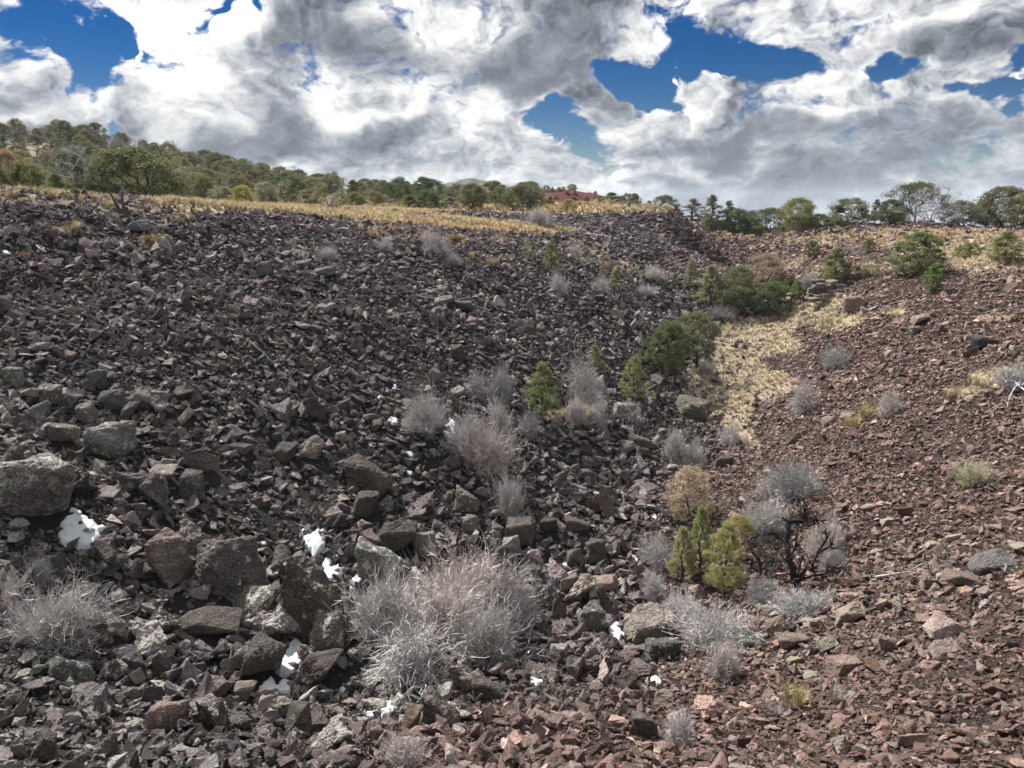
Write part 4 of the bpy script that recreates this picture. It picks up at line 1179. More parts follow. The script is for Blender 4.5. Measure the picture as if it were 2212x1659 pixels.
# U, V of the foot, height, width (photo units), kind, colour, distance (None: where the ray meets the ground), label
TREES = [
    # left rim
    (22, 412, 100, 48, 'umbrella', RUS, 56, 'thin juniper with rust-tinged bare top at the photo edge', BARK),
    (-4, 410, 62, 60, 'dome', DGR, 53, 'dark juniper cut off by the photo edge on the rim', BARK),
    (62, 416, 82, 78, 'dome', OLV, 55, 'olive juniper between the rust-topped one and the bare grey tree', BARK),
    (152, 405, 120, 90, 'dome', DGR, 74, 'tallest juniper crown rising behind the bare grey tree', BARK),
    (172, 422, 112, 140, 'bare', OLV, 58, 'big leafless pale grey tree on the rim', GREYW),
    (124, 424, 56, 50, 'oval', BRT, 54, 'small bright green conifer before the bare grey tree', BARK),
    (196, 428, 52, 70, 'dome', DGR, 56, 'low dark juniper at the foot of the bare grey tree', BARK),
    (298, 434, 108, 168, 'dome', (.058, .067, .026), 60, 'broad spreading green juniper with dark limbs on the left rim', BARK),
    (370, 430, 55, 55, 'dome', DGR, 74, 'dark juniper tucked behind the broad spreading one', BARK),
    (424, 441, 18, 42, 'oval', YEL, 66, 'low yellow-green bush at the back of the grass', BARK),
    (526, 445, 44, 46, 'oval', YEL, 70, 'bright yellow-green rounded young juniper behind the grass', BARK),
    (480, 443, 42, 50, 'dome', GRG, 78, 'grey-green juniper left of the bright yellow-green one', BARK),
    (575, 446, 50, 56, 'dome', GRG, 82, 'grey-green juniper right of the bright yellow-green one', BARK),
    (625, 448, 56, 60, 'halfbare', GRG, 84, 'thin-crowned grey-green juniper behind the grass', BARK),
    (668, 450, 40, 50, 'dome', OLV, 88, 'olive juniper left of the half-bare grey tree', BARK),
    (716, 457, 82, 78, 'halfbare', GRG, 73, 'half-bare grey tree standing alone on the grass edge', (.14, .13, .12)),
    (764, 448, 34, 40, 'dome', OLV, 98, 'olive juniper just right of the half-bare grey tree', BARK),
    (806, 449, 36, 48, 'umbrella', OLV, 102, 'loose olive juniper on the middle skyline', BARK),
    (850, 449, 24, 28, 'bare', OLV, 100, 'small leafless grey tree on the middle skyline', GREYW),
    (884, 450, 32, 48, 'oval', OLV, 98, 'rounded olive bush tree on the middle skyline', BARK),
    (926, 449, 44, 60, 'dome', DGR, 100, 'dark flat-sided juniper left of the distant hill', BARK),
    (972, 449, 28, 44, 'oval', GRG, 104, 'low grey-green bush tree before the distant hill', BARK),
    (1020, 449, 54, 56, 'dome', (.06, .062, .028), 104, 'tall rounded juniper right in front of the distant hill', BARK),
    (1080, 447, 46, 40, 'halfbare', OLV, 108, 'half-dead juniper left of the densest juniper', BARK),
    (1132, 446, 52, 76, 'dome', (.055, .062, .026), 106, 'densest dark juniper left of the red cinder mound', BARK),
    (1188, 446, 24, 22, 'oval', OLV, 110, 'small conical tree at the foot of the red mound', BARK),
    (1228, 454, 25, 28, 'oval', YEL, 104, 'yellow-green bush tree before the red mound', BARK),
    (1275, 432, 40, 50, 'dome', DGR, 170, 'dark juniper on the shoulder of the red mound', BARK),
    (1236, 410, 14, 22, 'dome', OLV, 158, 'small juniper on top of the red mound', BARK), (1180, 410, 12, 18, 'dome', OLV, 158, 'smaller juniper at the left end of the mound top', BARK),
    (1290, 443, 36, 44, 'dome', OLV, 135, 'olive juniper just right of the red mound', BARK),
    (1320, 446, 24, 40, 'oval', OLV, 122, 'bushy tree left of the first tall pine', BARK),
    (1344, 447, 42, 26, 'tallpine', GRG, 135, 'first tall thin pine above the far cliff', BARK),
    (1372, 448, 22, 30, 'halfbare', OLV, 118, 'half-dead low tree between the two tall pines', BARK),
    (1402, 450, 38, 24, 'tallpine', GRG, 132, 'second tall thin pine above the far cliff', BARK),
    (1424, 452, 20, 30, 'oval', OLV, 116, 'low green bush tree at the cliff top end', BARK), (1446, 462, 14, 18, 'oval', OLV, 100, 'last small bush tree on the cliff top', BARK),
    # right skyline
    (1494, 500, 56, 40, 'tallpine', GRG, 140, 'pale pine left of the tallest right-hand pine', BARK),
    (1535, 506, 80, 42, 'tallpine', GRG, 134, 'tallest pale pine rising beside the far cliff', BARK),
    (1571, 500, 62, 34, 'tallpine', (.08, .088, .045), 138, 'pointed pine right of the tallest pale pine', BARK),
    (1592, 500, 44, 52, 'dome', DGR, 126, 'dark juniper under the pointed pine', BARK), (1622, 500, 42, 48, 'dome', (.06, .07, .03), 124, 'green juniper second right of the pointed pine', BARK),
    (1664, 504, 50, 66, 'umbrella', DGR, 112, 'spreading dark juniper left of the bright olive one', BARK),
    (1720, 512, 68, 76, 'dome', (.095, .095, .022), 108, 'bright olive bushy juniper on the right skyline', BARK),
    (1727, 520, 34, 36, 'halfbare', GRG, 104, 'grey-green scraggy shrub tree at the bright olive juniper', BARK),
    (1768, 505, 34, 50, 'dome', OLV, 116, 'low olive juniper right of the bright olive one', BARK), (1796, 506, 26, 40, 'oval', (.12, .095, .03), 108, 'orange-tinged bush tree on the right skyline', BARK),
    (1832, 502, 58, 84, 'dome', (.058, .066, .026), 106, 'wide dark juniper in the middle of the right skyline', BARK),
    (1888, 500, 54, 26, 'tallpine', (.10, .105, .075), 116, 'sparse grey pine between two dark junipers', BARK),
    (1922, 500, 50, 64, 'dome', DGR, 104, 'dark juniper left of the tall umbrella tree', BARK),
    (1974, 496, 82, 92, 'umbrella', (.058, .062, .026), 106, 'tall umbrella-shaped juniper with open limbs', BARK),
    (2006, 524, 78, 112, 'bare', OLV, 84, 'large leafless grey tree on the right rim', GREYW),
    (2068, 505, 52, 62, 'dome', OLV, 100, 'olive juniper behind the large leafless grey tree', BARK), (2092, 527, 46, 56, 'bare', OLV, 80, 'smaller leafless grey tree with twisted limbs', GREYW),
    (2126, 508, 58, 60, 'dome', DGR, 96, 'dark juniper left of the open-limbed one at right', BARK), (2162, 508, 84, 100, 'umbrella', (.06, .066, .026), 92, 'open-limbed spreading juniper near the right photo edge', BARK),
    (2140, 517, 32, 34, 'oval', BRT, 82, 'small bright green round tree on the right rim', BARK), (2206, 518, 72, 70, 'dome', (.12, .105, .025), 82, 'yellow-olive juniper at the right photo edge', BARK),
    # right slope
    (1752, 559, 37, 32, 'oval', (.06, .075, .03), None, 'small dark green bush tree on the far red slope', BARK), (1802, 614, 74, 78, 'oval', (.10, .11, .04), None, 'pale olive two-tone juniper above the ledge', BARK),
    (1864, 602, 22, 26, 'oval', BRT, None, 'small bright bush tree right of the pale olive juniper', BARK), (1882, 598, 50, 40, 'halfbare', PAL, None, 'sparse young pinyon right of the pale olive juniper', BARK),
    (1874, 550, 32, 26, 'oval', OLV, None, 'small bush tree upslope of the sparse pinyon', BARK), (1846, 562, 36, 38, 'bare', OLV, None, 'little leafless tree upslope of the pale olive juniper', GREYW),
    (1978, 598, 90, 106, 'oval', (.075, .095, .03), None, 'large rounded green juniper on the right slope', BARK), (2012, 634, 62, 48, 'oval', (.075, .11, .025), None, 'dense egg-shaped green juniper below the large rounded one', BARK),
    (2090, 562, 36, 52, 'oval', BRT, None, 'low green mounded juniper right of the large rounded one', BARK), (2168, 564, 62, 84, 'oval', (.125, .135, .05), None, 'pale yellow-green broad juniper at the right edge', BARK),
    # gully
    (1491, 624, 62, 42, 'young', PAL, None, 'pale green pine at the foot of the far cliff', BARK), (1532, 668, 92, 72, 'young', PAL, None, 'pale soft pine at the left of the gully grove', BARK),
    (1592, 668, 84, 84, 'dome', (.065, .078, .03), None, 'dark-limbed juniper in the middle of the gully grove', BARK), (1668, 680, 70, 86, 'dome', (.042, .066, .024), None, 'deep green dense juniper at the right of the gully grove', BARK),
    (1650, 618, 66, 100, 'browned', (.15, .11, .08), None, 'tan dead-needled juniper behind the gully grove', BARK), (1706, 624, 28, 36, 'oval', OLV, None, 'olive bush tree right of the tan juniper', BARK),
    (1720, 641, 34, 25, 'oval', BRT, None, 'small upright green tree right of the gully grove', BARK), (1596, 584, 48, 44, 'umbrella', (.06, .066, .035), 96, 'dusky juniper in the canyon behind the grove', BARK),
    (1568, 582, 22, 34, 'oval', OLV, 96, 'low olive bush tree in the canyon mouth', BARK), (1655, 558, 50, 74, 'halfbare', (.11, .10, .06), 98, 'grey-olive leafless-looking juniper on the far canyon side', BARK),
    (1440, 806, 108, 94, 'oval', (.055, .075, .026), None, 'dense dark juniper of the pair beside the gully grass', BARK), (1502, 802, 122, 92, 'umbrella', (.075, .082, .036), None, 'looser olive juniper of the pair beside the gully grass', BARK),
    (1169, 906, 122, 82, 'young2', (.085, .105, .028), None, 'rounded young pine alone on the dark talus', BARK), (1284, 806, 60, 50, 'young', (.11, .125, .045), None, 'small pale pine behind the tall grey brush', BARK),
    (1367, 868, 100, 66, 'young', (.125, .125, .034), None, 'yellow-green young pine left of the juniper pair', BARK),
    (1144, 564, 44, 36, 'halfbare', PAL, None, 'thin grey-green seedling pine on the upper talus', BARK), (1190, 588, 70, 40, 'young', (.095, .11, .04), None, 'upright young pine on the upper talus', BARK),
    (1328, 628, 46, 38, 'young', (.105, .125, .03), None, 'short young pine near the far cliff foot', BARK), (1456, 614, 24, 20, 'young', PAL, None, 'tiny pine at the base of the far cliff', BARK),
    (1508, 1250, 162, 74, 'young', (.115, .135, .040), None, 'tallest dark green pine of the trio in the gully', BARK), (1562, 1290, 172, 106, 'young2', (.15, .15, .042), None, 'widest yellow-green pine of the trio in the gully', BARK),
    (1470, 1262, 130, 72, 'young', (.155, .153, .05), None, 'thin yellow-green pine of the trio in the gully', BARK), (1592, 1215, 100, 70, 'umbrella', (.15, .13, .035), None, 'leaning golden-green juniper behind the pine trio', BURNT),
    (1490, 1120, 112, 100, 'browned', (.23, .175, .13), None, 'tan brown dead-leaved juniper above the pine trio', BURNT),
    (1722, 1272, 168, 150, 'burnt', OLV, None, 'black burnt juniper skeleton right of the pine trio', BURNT), (1645, 1240, 96, 92, 'burnt', OLV, None, 'smaller burnt juniper skeleton beside the pine trio', (.06, .055, .055)),
]
pr = random.Random(5)
def crest(U, lo=78, hi=150):
    """where the ground's skyline lies along a photo column"""
    ys = np.arange(lo, hi, .5); d = pix_dir(U, 500); xs = d[0] / d[1] * ys
    k = int(np.argmax((ground_z(xs, ys) - CAMZ) / ys))
    return float(xs[k]), float(ys[k])
for i, (U, V, h, w, kind, colr, dist, lab, bark) in enumerate(TREES):
    var = i
    if kind == 'young2': kind, var = 'young', 2
    elif kind == 'young': var = i % 2
    if kind == 'bare': var = 0 if w > 70 else 1
    if dist is None:
        x, y, z = hit(U, V)
    else:
        d = pix_dir(U, V); x, y = float(d[0] / d[1] * dist), dist
        if U > 1480 and V < 530 and dist > 75:
            x, y = crest(U); y2 = y + (dist - 100) * .12; x = x / y * y2; y = y2
            z = float(ground_z(x, y)); h = max(h, float(project((x, y, z))[1]) - (V - h))
        z = float(ground_z(x, y))
    k = float(project((x, y, z))[2]) / FOC
    nm = {'tallpine': 'pine_tree', 'young': 'young_pine', 'bare': 'bare_tree', 'burnt': 'burnt_tree'}.get(kind, 'juniper_tree')
    rz = pr.uniform(0, 6.28) if kind != 'burnt' else 1.1 + i
    place_tree(kind, var, x, y, h * k * 1.02, w * k * (1.18 if dist else 1.05), colr, rz, nm, lab, 'tree', None, bark)
    if V > 600: LAND.append((U, V, lab))

# the wooded hill behind the left rim
HT, ROWS = [], {0: [], 1: []}
done = []
tries = 0
while len(done) < 205 and tries < 16000:
    tries += 1
    x = pr.uniform(-165, -42); y = pr.uniform(120, 232)
    z = float(ground_z(x, y))
    U, V, dep = [float(q) for q in project((x, y, z))]
    if not (-30 < U < 735): continue
    if float(hidden_by(np.array(x), np.array(y), np.array(z + 2.5))) > 0: continue
    if any((x - a) ** 2 + (y - b) ** 2 < 3.9 ** 2 for a, b in done): continue
    if fbm(np.array(x / 14.), np.array(y / 14.), 90, 2) > .42: continue
    done.append((x, y))
    h = pr.uniform(2.8, 5.4); w = h * pr.uniform(.85, 1.25)
    kd = pr.choice(['dome', 'dome', 'dome', 'umbrella', 'oval', 'halfbare', 'umbrella'])
    if pr.random() < .05: kd = 'bare'
    base = pr.choice([OLV, DGR, (.065, .066, .03), (.075, .07, .03), (.06, .06, .032)])
    j = pr.uniform(.8, 1.2)
    HT.append((U, V, kd, base, place_tree(kd, pr.randrange(3), x, y, h, w, tuple(c * j for c in base), pr.uniform(0, 6.28), 'bare_tree' if kd == 'bare' else 'pinyon_tree' if kd in ('umbrella', 'halfbare') else 'juniper_tree',
               'leafless grey tree among the junipers of the wooded hillside' if kd == 'bare' else 'juniper or pinyon among many on the wooded hill behind the left rim', 'tree', 'trees scattered over the wooded hillside', GREYW if kd == 'bare' else BARK)))
# trees of the flat beyond the middle and right skyline
done2 = 0
for reg, cnt in (((-52, 12, 118, 190), 40), ((22, 105, 128, 210), 48)):
    q = 0; tries = 0
    while q < cnt and tries < 3000:
        tries += 1
        x = pr.uniform(reg[0], reg[1]); y = pr.uniform(reg[2], reg[3])
        z = float(ground_z(x, y))
        U, V, dep = [float(t) for t in project((x, y, z))]
        h = pr.uniform(2.6, 4.6)
        if not (-20 < U < 2230) or (1150 < U < 1330) or (1440 < U < 1475) or float(hidden_by(np.array(x), np.array(y), np.array(z + h * .7))) > 0: continue
        if any((x - a) ** 2 + (y - b) ** 2 < 4.0 ** 2 for a, b in done): continue
        done.append((x, y)); q += 1
        base = pr.choice([OLV, DGR, (.065, .066, .03), (.06, .066, .034)])
        ROWS[int(reg[0] > 0)].append((U, place_tree(pr.choice(['dome', 'dome', 'oval', 'umbrella']), pr.randrange(3), x, y, h, h * pr.uniform(.9, 1.3), base, pr.uniform(0, 6.28), 'juniper_tree',
                   'juniper in the row behind the middle skyline trees' if reg[0] < 0 else 'juniper in the row behind the right skyline trees', 'tree', 'background junipers of the plateau')))
def nth(i):
    return '%d%s' % (i, 'th' if 10 < i % 100 < 14 else {1: 'st', 2: 'nd', 3: 'rd'}.get(i % 10, 'th'))
bands = {'crest': [], 'upper side': [], 'lower side': [], 'foot': []}
HT.sort(key=lambda q: q[1])
for i, q in enumerate(HT):
    bands[['crest', 'upper side', 'lower side', 'foot'][min(3, i * 4 // len(HT))]].append(q)
for bn, lst in bands.items():
    lst.sort(key=lambda q: q[0])
    for i, (U, V, kd, base, e) in enumerate(lst):
        look = {'dome': 'rounded', 'umbrella': 'open-limbed', 'oval': 'bushy', 'halfbare': 'thin-crowned', 'bare': 'leafless grey'}[kd]
        e['label'] = '%s tree on the wooded hill, %s from the left along its %s' % (look, nth(i + 1), bn)
for q, where in ((0, 'middle'), (1, 'right')):
    ROWS[q].sort(key=lambda t: t[0])
    for i, (U, e) in enumerate(ROWS[q]):
        e['label'] = 'background juniper behind the %s skyline trees, %s from the left of its row' % (where, nth(i + 1))
# low bushes on the red mound
for i in range(26):
    x = 4 + .75 * i + pr.uniform(-.3, .3); y = pr.uniform(146, 157)
    place_tree('oval', i, x, y, pr.uniform(.5, .9), pr.uniform(.8, 1.5), pr.choice([(.12, .10, .06), (.10, .10, .05), (.14, .11, .085)]), pr.uniform(0, 6), 'bush', 'low drab bush on the red cinder mound, %s of its scattered bushes from the left' % nth(i + 1), 'bush', 'bushes on the red mound', GREYW)

# ------------------------------------------------------------------ grey brush
def make_shrub(name, seed, stems, style):
    """unit shrub: half-width 1, height 1, of forking dry stems"""
    rg = np.random.default_rng(seed)
    V_, F_, S_ = [], [], []
    n = 0
    def ribbon(P, w, s):
        nonlocal n
        k = len(P)
        d = np.gradient(P, axis=0)
        side = np.cross(d, rg.normal(size=3)); side /= (np.linalg.norm(side, axis=1, keepdims=True) + 1e-9)
        ww = np.linspace(w, w * .45, k)[:, None]
        V_.append(np.concatenate([P - side * ww, P + side * ww]))
        F_.append(np.stack([n + np.arange(k - 1), n + k + np.arange(k - 1), n + k + 1 + np.arange(k - 1), n + 1 + np.arange(k - 1)], -1))
        S_.append(np.full(2 * k, s)); n += 2 * k
    for i in range(stems):
        a = rg.uniform(0, 6.283)
        el = np.clip(abs(rg.normal(0, .6)), 0, 1.45) if style == 'upright' else np.arccos(rg.uniform(.05, 1))
        if style == 'fountain': el = np.clip(rg.normal(.75, .35), .05, 1.4)
        lob = 1 + .22 * np.sin(2 * a + seed) + .18 * np.sin(3 * a + 2 * seed)
        L = rg.uniform(.5, 1.12) * lob
        t = np.linspace(0, 1, 7)
        dx = np.sin(el) * np.cos(a); dy = np.sin(el) * np.sin(a); dz = np.cos(el)
        b = rg.normal(0, .16, 2)
        P = np.stack([b[0] + dx * t * L + rg.normal(0, .045, 7).cumsum(), b[1] + dy * t * L + rg.normal(0, .045, 7).cumsum(), dz * t * L + rg.normal(0, .03, 7).cumsum()], -1)
        if style == 'fountain':
            P[:, 2] += .35 * t - .75 * np.sin(el) * t ** 2.2
            P[:, :2] *= 1.0
        else:
            P[:, 2] += .16 * t * (1 - t) - .05 * np.sin(el) * t
        P += rg.normal(0, .012, P.shape)
        sh = rg.uniform(.65, 1.2)
        ribbon(P, .0085 if i % 14 else .022, sh * (.9 if i % 14 else .62))
        for q in range(14 if style != 'fountain' else 9):
            k0 = rg.integers(2, 7); s0 = P[k0]
            d = (P[min(k0, 6)] - P[k0 - 1]); d = d / (np.linalg.norm(d) + 1e-9)
            dv = d + rg.normal(0, .6, 3); dv /= np.linalg.norm(dv)
            l2 = rg.uniform(.10, .38)
            tt = np.linspace(0, 1, 4)[:, None]
            Q = s0 + dv * l2 * tt + rg.normal(0, .012, (4, 3)) * tt * 2.2
            Q[:, 2] += (.05 if style != 'fountain' else -.06) * tt[:, 0] ** 2
            ribbon(Q, .0062, sh * rg.uniform(.85, 1.3))
    return np_mesh(name, np.concatenate(V_), np.concatenate(F_), M_STEM, {'shade': np.concatenate(S_)})
SHR = {'round': [make_shrub('brush', 201, 330, 'round'), make_shrub('brush', 202, 300, 'round'), make_shrub('brush', 207, 310, 'round')],
       'fountain': [make_shrub('brush', 203, 300, 'fountain'), make_shrub('brush', 204, 270, 'fountain')],
       'upright': [make_shrub('brush', 205, 300, 'upright'), make_shrub('brush', 206, 260, 'upright'), make_shrub('brush', 208, 280, 'upright')]}
GB, PB, DB, YB = (.47, .45, .445), (.52, .465, .45), (.35, .34, .34), (.52, .50, .35)
SHRUBS = [ # U, V foot, width, height, style, colour, label
    (1010, 1330, 210, 150, 'round', PB, 'big pale brush at the back of the great brush thicket'), (830, 1400, 210, 140, 'upright', GB, 'spiky brush at the left of the great thicket beside the snow'),
    (1050, 1440, 200, 135, 'upright', GB, 'fine pinkish brush at the right of the great thicket'), (885, 1490, 250, 150, 'fountain', GB, 'drooping long-stemmed brush at the front of the great thicket'),
    (930, 1380, 230, 130, 'round', PB, 'dense brush filling the middle of the great thicket'), (1085, 1360, 150, 130, 'round', DB, 'darker brush at the right rear of the great thicket'),
    (110, 1400, 190, 130, 'round', GB, 'large curly brush at the left photo edge'), (30, 1330, 90, 80, 'fountain', PB, 'pale curling brush half cut by the left photo edge'), (85, 1275, 55, 60, 'upright', DB, 'small grey brush above the large curly one'),
    (870, 1662, 110, 70, 'upright', PB, 'twiggy pale brush cut by the bottom of the photo'),
    (917, 940, 92, 90, 'round', GB, 'round grey brush right of the upper snow patch'), (1028, 862, 80, 60, 'fountain', DB, 'dark drooping brush above the middle brush row'),
    (1080, 876, 70, 70, 'upright', DB, 'dark upright brush left of the round young pine'), (1076, 938, 82, 66, 'fountain', GB, 'drooping brush below left of the round young pine'),
    (1010, 985, 90, 90, 'round', GB, 'left half of the twin brush below the snow'), (1052, 1020, 112, 100, 'round', PB, 'right half of the twin brush below the snow'), (1138, 945, 66, 58, 'fountain', DB, 'dark brush just below the round young pine'),
    (1268, 884, 100, 110, 'fountain', GB, 'tall grey fountain brush right of the round young pine'), (1240, 924, 62, 54, 'upright', PB, 'pinkish brush below the tall fountain brush'), (1290, 925, 70, 62, 'fountain', GB, 'drooping brush at the foot of the tall fountain brush'),
    (1364, 915, 60, 50, 'fountain', GB, 'grey brush below the yellow-green young pine'), (1102, 1128, 84, 78, 'upright', GB, 'lone pale brush in the boulder field'),
    (1456, 1000, 70, 66, 'upright', GB, 'grey brush in the gully above the tan juniper'), (1500, 1010, 60, 54, 'round', GB, 'second grey brush in the gully above the tan juniper'), (1578, 962, 62, 48, 'fountain', GB, 'low grey brush at the lower tip of the gully grass'),
    (1718, 1080, 112, 90, 'round', DB, 'round dark grey brush on the right slope above the burnt tree'), (1655, 1078, 46, 44, 'upright', PB, 'small pinkish brush left of the round dark grey one'),
    (1655, 1165, 110, 104, 'round', GB, 'large grey brush above the smaller burnt tree'), (1785, 1205, 88, 96, 'round', PB, 'tall pale brush behind the burnt juniper'), (1800, 1240, 60, 60, 'upright', GB, 'grey brush at the right of the burnt juniper'),
    (1655, 1305, 100, 60, 'round', DB, 'dark brush between the pine trio and burnt juniper'), (1745, 1325, 130, 52, 'round', DB, 'dark low brush under the burnt juniper'),
    (1558, 1398, 170, 88, 'round', GB, 'large grey brush below the pine trio'), (1480, 1340, 100, 58, 'round', GB, 'grey brush under the thin pine of the trio'), (1415, 1305, 80, 62, 'upright', GB, 'grey brush left of the pine trio'), (1420, 1225, 70, 64, 'round', GB, 'small brush above left of the pine trio'),
    (1565, 1475, 86, 76, 'upright', PB, 'pale upright brush below the large grey one'), (1470, 1615, 90, 76, 'upright', GB, 'grey brush beside the grey faceted boulder'),
    (1808, 796, 68, 46, 'round', DB, 'dome-shaped grey shrub on the far red slope'), (1741, 890, 72, 68, 'fountain', PB, 'fountain-shaped pale shrub beside the gully grass'), (1926, 897, 62, 54, 'fountain', PB, 'pinkish shrub right of the yellow grass clump'), (2192, 838, 72, 52, 'round', GB, 'grey shrub at the right photo edge'),
    (2106, 1048, 72, 62, 'round', YB, 'pale yellow-grey shrub alone on the red slope'),
    (938, 548, 80, 46, 'fountain', GB, 'large drooping grey shrub under the grassy bench'), (832, 545, 44, 28, 'fountain', GB, 'smaller drooping grey shrub left of the large one under the bench'), (705, 560, 44, 26, 'round', GB, 'sparse grey shrub high on the left talus'),
    (1163, 488, 66, 32, 'upright', GB, 'tangle of grey branches in the hollow before the far cliff'), (980, 578, 40, 24, 'upright', GB, 'small grey shrub on the upper talus'), (1206, 634, 62, 44, 'fountain', GB, 'drooping grey shrub below the upper young pines'), (1300, 634, 46, 36, 'fountain', GB, 'grey shrub left of the short young pine'),
    (1414, 608, 52, 30, 'round', PB, 'pinkish shrub at the foot of the far cliff'), (1240, 555, 44, 26, 'fountain', GB, 'grey shrub right of the upright young pine'), (1395, 640, 40, 24, 'round', GB, 'low shrub below the far cliff shrub'), (1560, 692, 60, 34, 'round', DB, 'dark twiggy shrub at the head of the gully grass'), (1525, 810, 50, 30, 'round', DB, 'dark grey shrub under the looser olive juniper'), (1745, 625, 40, 34, 'round', GB, 'pale shrub left of the layered ledge'),
]
for i, (U, V, w, h, st, colr, lab) in enumerate(SHRUBS):
    x, y, z = hit(U, V)
    k = float(project((x, y, z))[2]) / FOC
    o = obj('brush', SHR[st][i % len(SHR[st])])
    hw = w * k * .5
    o.location = (x, y + hw * .3, float(ground_z(x, y + hw * .3)) - .03)
    o.scale = (hw, hw * pr.uniform(.8, 1.1), h * k * pr.uniform(.8, .95)); o.rotation_euler = (pr.uniform(-.12, .12), pr.uniform(-.15, .15), pr.uniform(0, 6.28))
    o.color = (*colr, 1)
    tag(o, lab, 'shrub', 'dry grey brush of the gully')

# ------------------------------------------------------------------ dead wood
def branch(name, pts, r0, colr, label, forks=4, seed=0, cat='dead branch'):
    """pts: list of (U, V, lift m) along the limb"""
    g = random.Random(seed); W3 = []
    for U, V, lift in pts:
        x, y, z = hit(U, V, 0.0); W3.append(Vector((x, y, z + lift)))
    return W3
def limb(name, P3, r0, colr, label, cat, seed=0, forks=3, flen=.5):
    g = random.Random(seed); tb = Tubes(); o0 = P3[0].copy()
    Q = []
    for i in range(len(P3) - 1):
        for t in (0, .5):
            Q.append(P3[i].lerp(P3[i + 1], t) - o0 + Vector((g.gauss(0, 1), g.gauss(0, 1), g.gauss(0, 1))) * r0 * .5)
    Q.append(P3[-1] - o0)
    n = len(Q)
    tb.path(Q, [r0 * (1 - .75 * i / (n - 1)) for i in range(n)], 7)
    for f in range(forks):
        k = g.randrange(1, n); d = Vector((g.gauss(0, 1), g.gauss(0, .6), abs(g.gauss(.4, .5)))).normalized() * flen * g.uniform(.5, 1.2)
        m2 = Q[k] + d * .5 + Vector((g.gauss(0, .1), g.gauss(0, .1), g.gauss(0, .1))) * flen
        tb.path([Q[k], m2, Q[k] + d], [r0 * .5, r0 * .35, r0 * .12], 5)
        for s in range(2):
            d2 = d * .4 + Vector((g.gauss(0, 1), g.gauss(0, 1), g.gauss(0, 1))) * flen * .25
            tb.path([m2, m2 + d2], [r0 * .25, r0 * .08], 4)
    o = obj(name, tb.mesh(name, M_WOOD)); o.location = o0; o.color = (*colr, 1)
    return tag(o, label, cat)
# burnt forked trunk on the left rim
x, y, z = hit(262, 468); k = float(project((x, y, z))[2]) / FOC
e = empty('dead_tree', (x, y, z - .1))
for nm, Q in (('trunk', [(0, 0, 0), (-6, 0, 26), (-14, 0, 44), (-24, 0, 66)]), ('trunk', [(5, 1, 0), (7, 1, 24), (6, 1, 42), (8, 1, 56)]), ('trunk', [(10, -1, 0), (14, -1, 16), (15, -1, 24)])):
    tb = Tubes(); tb.path([Vector(q) * k for q in Q], [5.5 * k, 4 * k, 2.4 * k, 1.0 * k][:len(Q)], 7)
    o = obj(nm, tb.mesh(nm, M_WOOD), e); o.color = (.085, .07, .06, 1)
tag(e, 'burnt forked dead trunk standing on the left rim', 'dead tree')
x, y, z = hit(418, 478); k = float(project((x, y, z))[2]) / FOC
limb('snag', [Vector((x + 14 * k, y, z)), Vector((x + 4 * k, y, z + 14 * k)), Vector((x - 3 * k, y, z + 26 * k)), Vector((x - 4 * k, y, z + 42 * k))], 5 * k, (0.11, 0.10, 0.09), 'weathered broken snag at the grass edge right of the burnt trunk', 'dead tree', 4, 3, 12 * k)
def lying(pts, r, colr, lab, seed, forks=2, fl=.3):
    P3 = []
    for U, V in pts:
        x, y, z = hit(U, V); P3.append(Vector((x, y, z + .32)))
    limb('dead_branch', P3, r, colr, lab, 'dead branch', seed, forks, fl)
lying([(2165, 825), (2190, 842), (2215, 862)], .09, (.36, .35, .34), 'pale bleached dead limb at the right photo edge', 1, 7, .9)
lying([(2195, 845), (2180, 870), (2172, 900)], .05, (.33, .32, .31), 'thin bleached branch trailing down from the pale limb', 2, 6, .7)
lying([(540, 752), (565, 775), (590, 798)], .055, (.17, .15, .14), 'straight grey pole lying diagonally on the dark talus', 3, 0)
lying([(535, 880), (560, 900), (578, 914)], .05, (.14, .125, .12), 'dark stick lying above the grooved brown boulder', 4, 1)
lying([(840, 700), (870, 692), (900, 700)], .035, (.32, .31, .30), 'pale forked twig on the middle of the talus', 5, 6, .6)
lying([(1180, 1105), (1215, 1098)], .04, (.2, .18, .16), 'short grey stick among the boulder field rocks', 6, 1)
lying([(1560, 1325), (1590, 1310)], .035, (.2, .18, .17), 'stick beside the large grey brush', 7, 2)
lying([(1660, 1325), (1690, 1345), (1672, 1375)], .05, (.26, .22, .18), 'bent tan stick at the foot of the dark brush', 8, 1)
lying([(1035, 1575), (1040, 1560)], .03, (.42, .39, .35), 'bleached stick on the reddish gravel below the thicket', 9, 1)
lying([(1890, 1265), (1960, 1255), (2010, 1235)], .04, (.34, .32, .30), 'long bleached stick crossing the red slope slabs', 10, 4, .5)
lying([(1800, 505), (1850, 490), (1890, 500)], .10, (.30, .29, .28), 'grey fallen branches below the right skyline junipers', 11, 8, 1.4)
lying([(300, 432), (318, 424)], .09, (.36, .35, .34), 'bleached log end under the broad spreading juniper', 12, 2, .6)

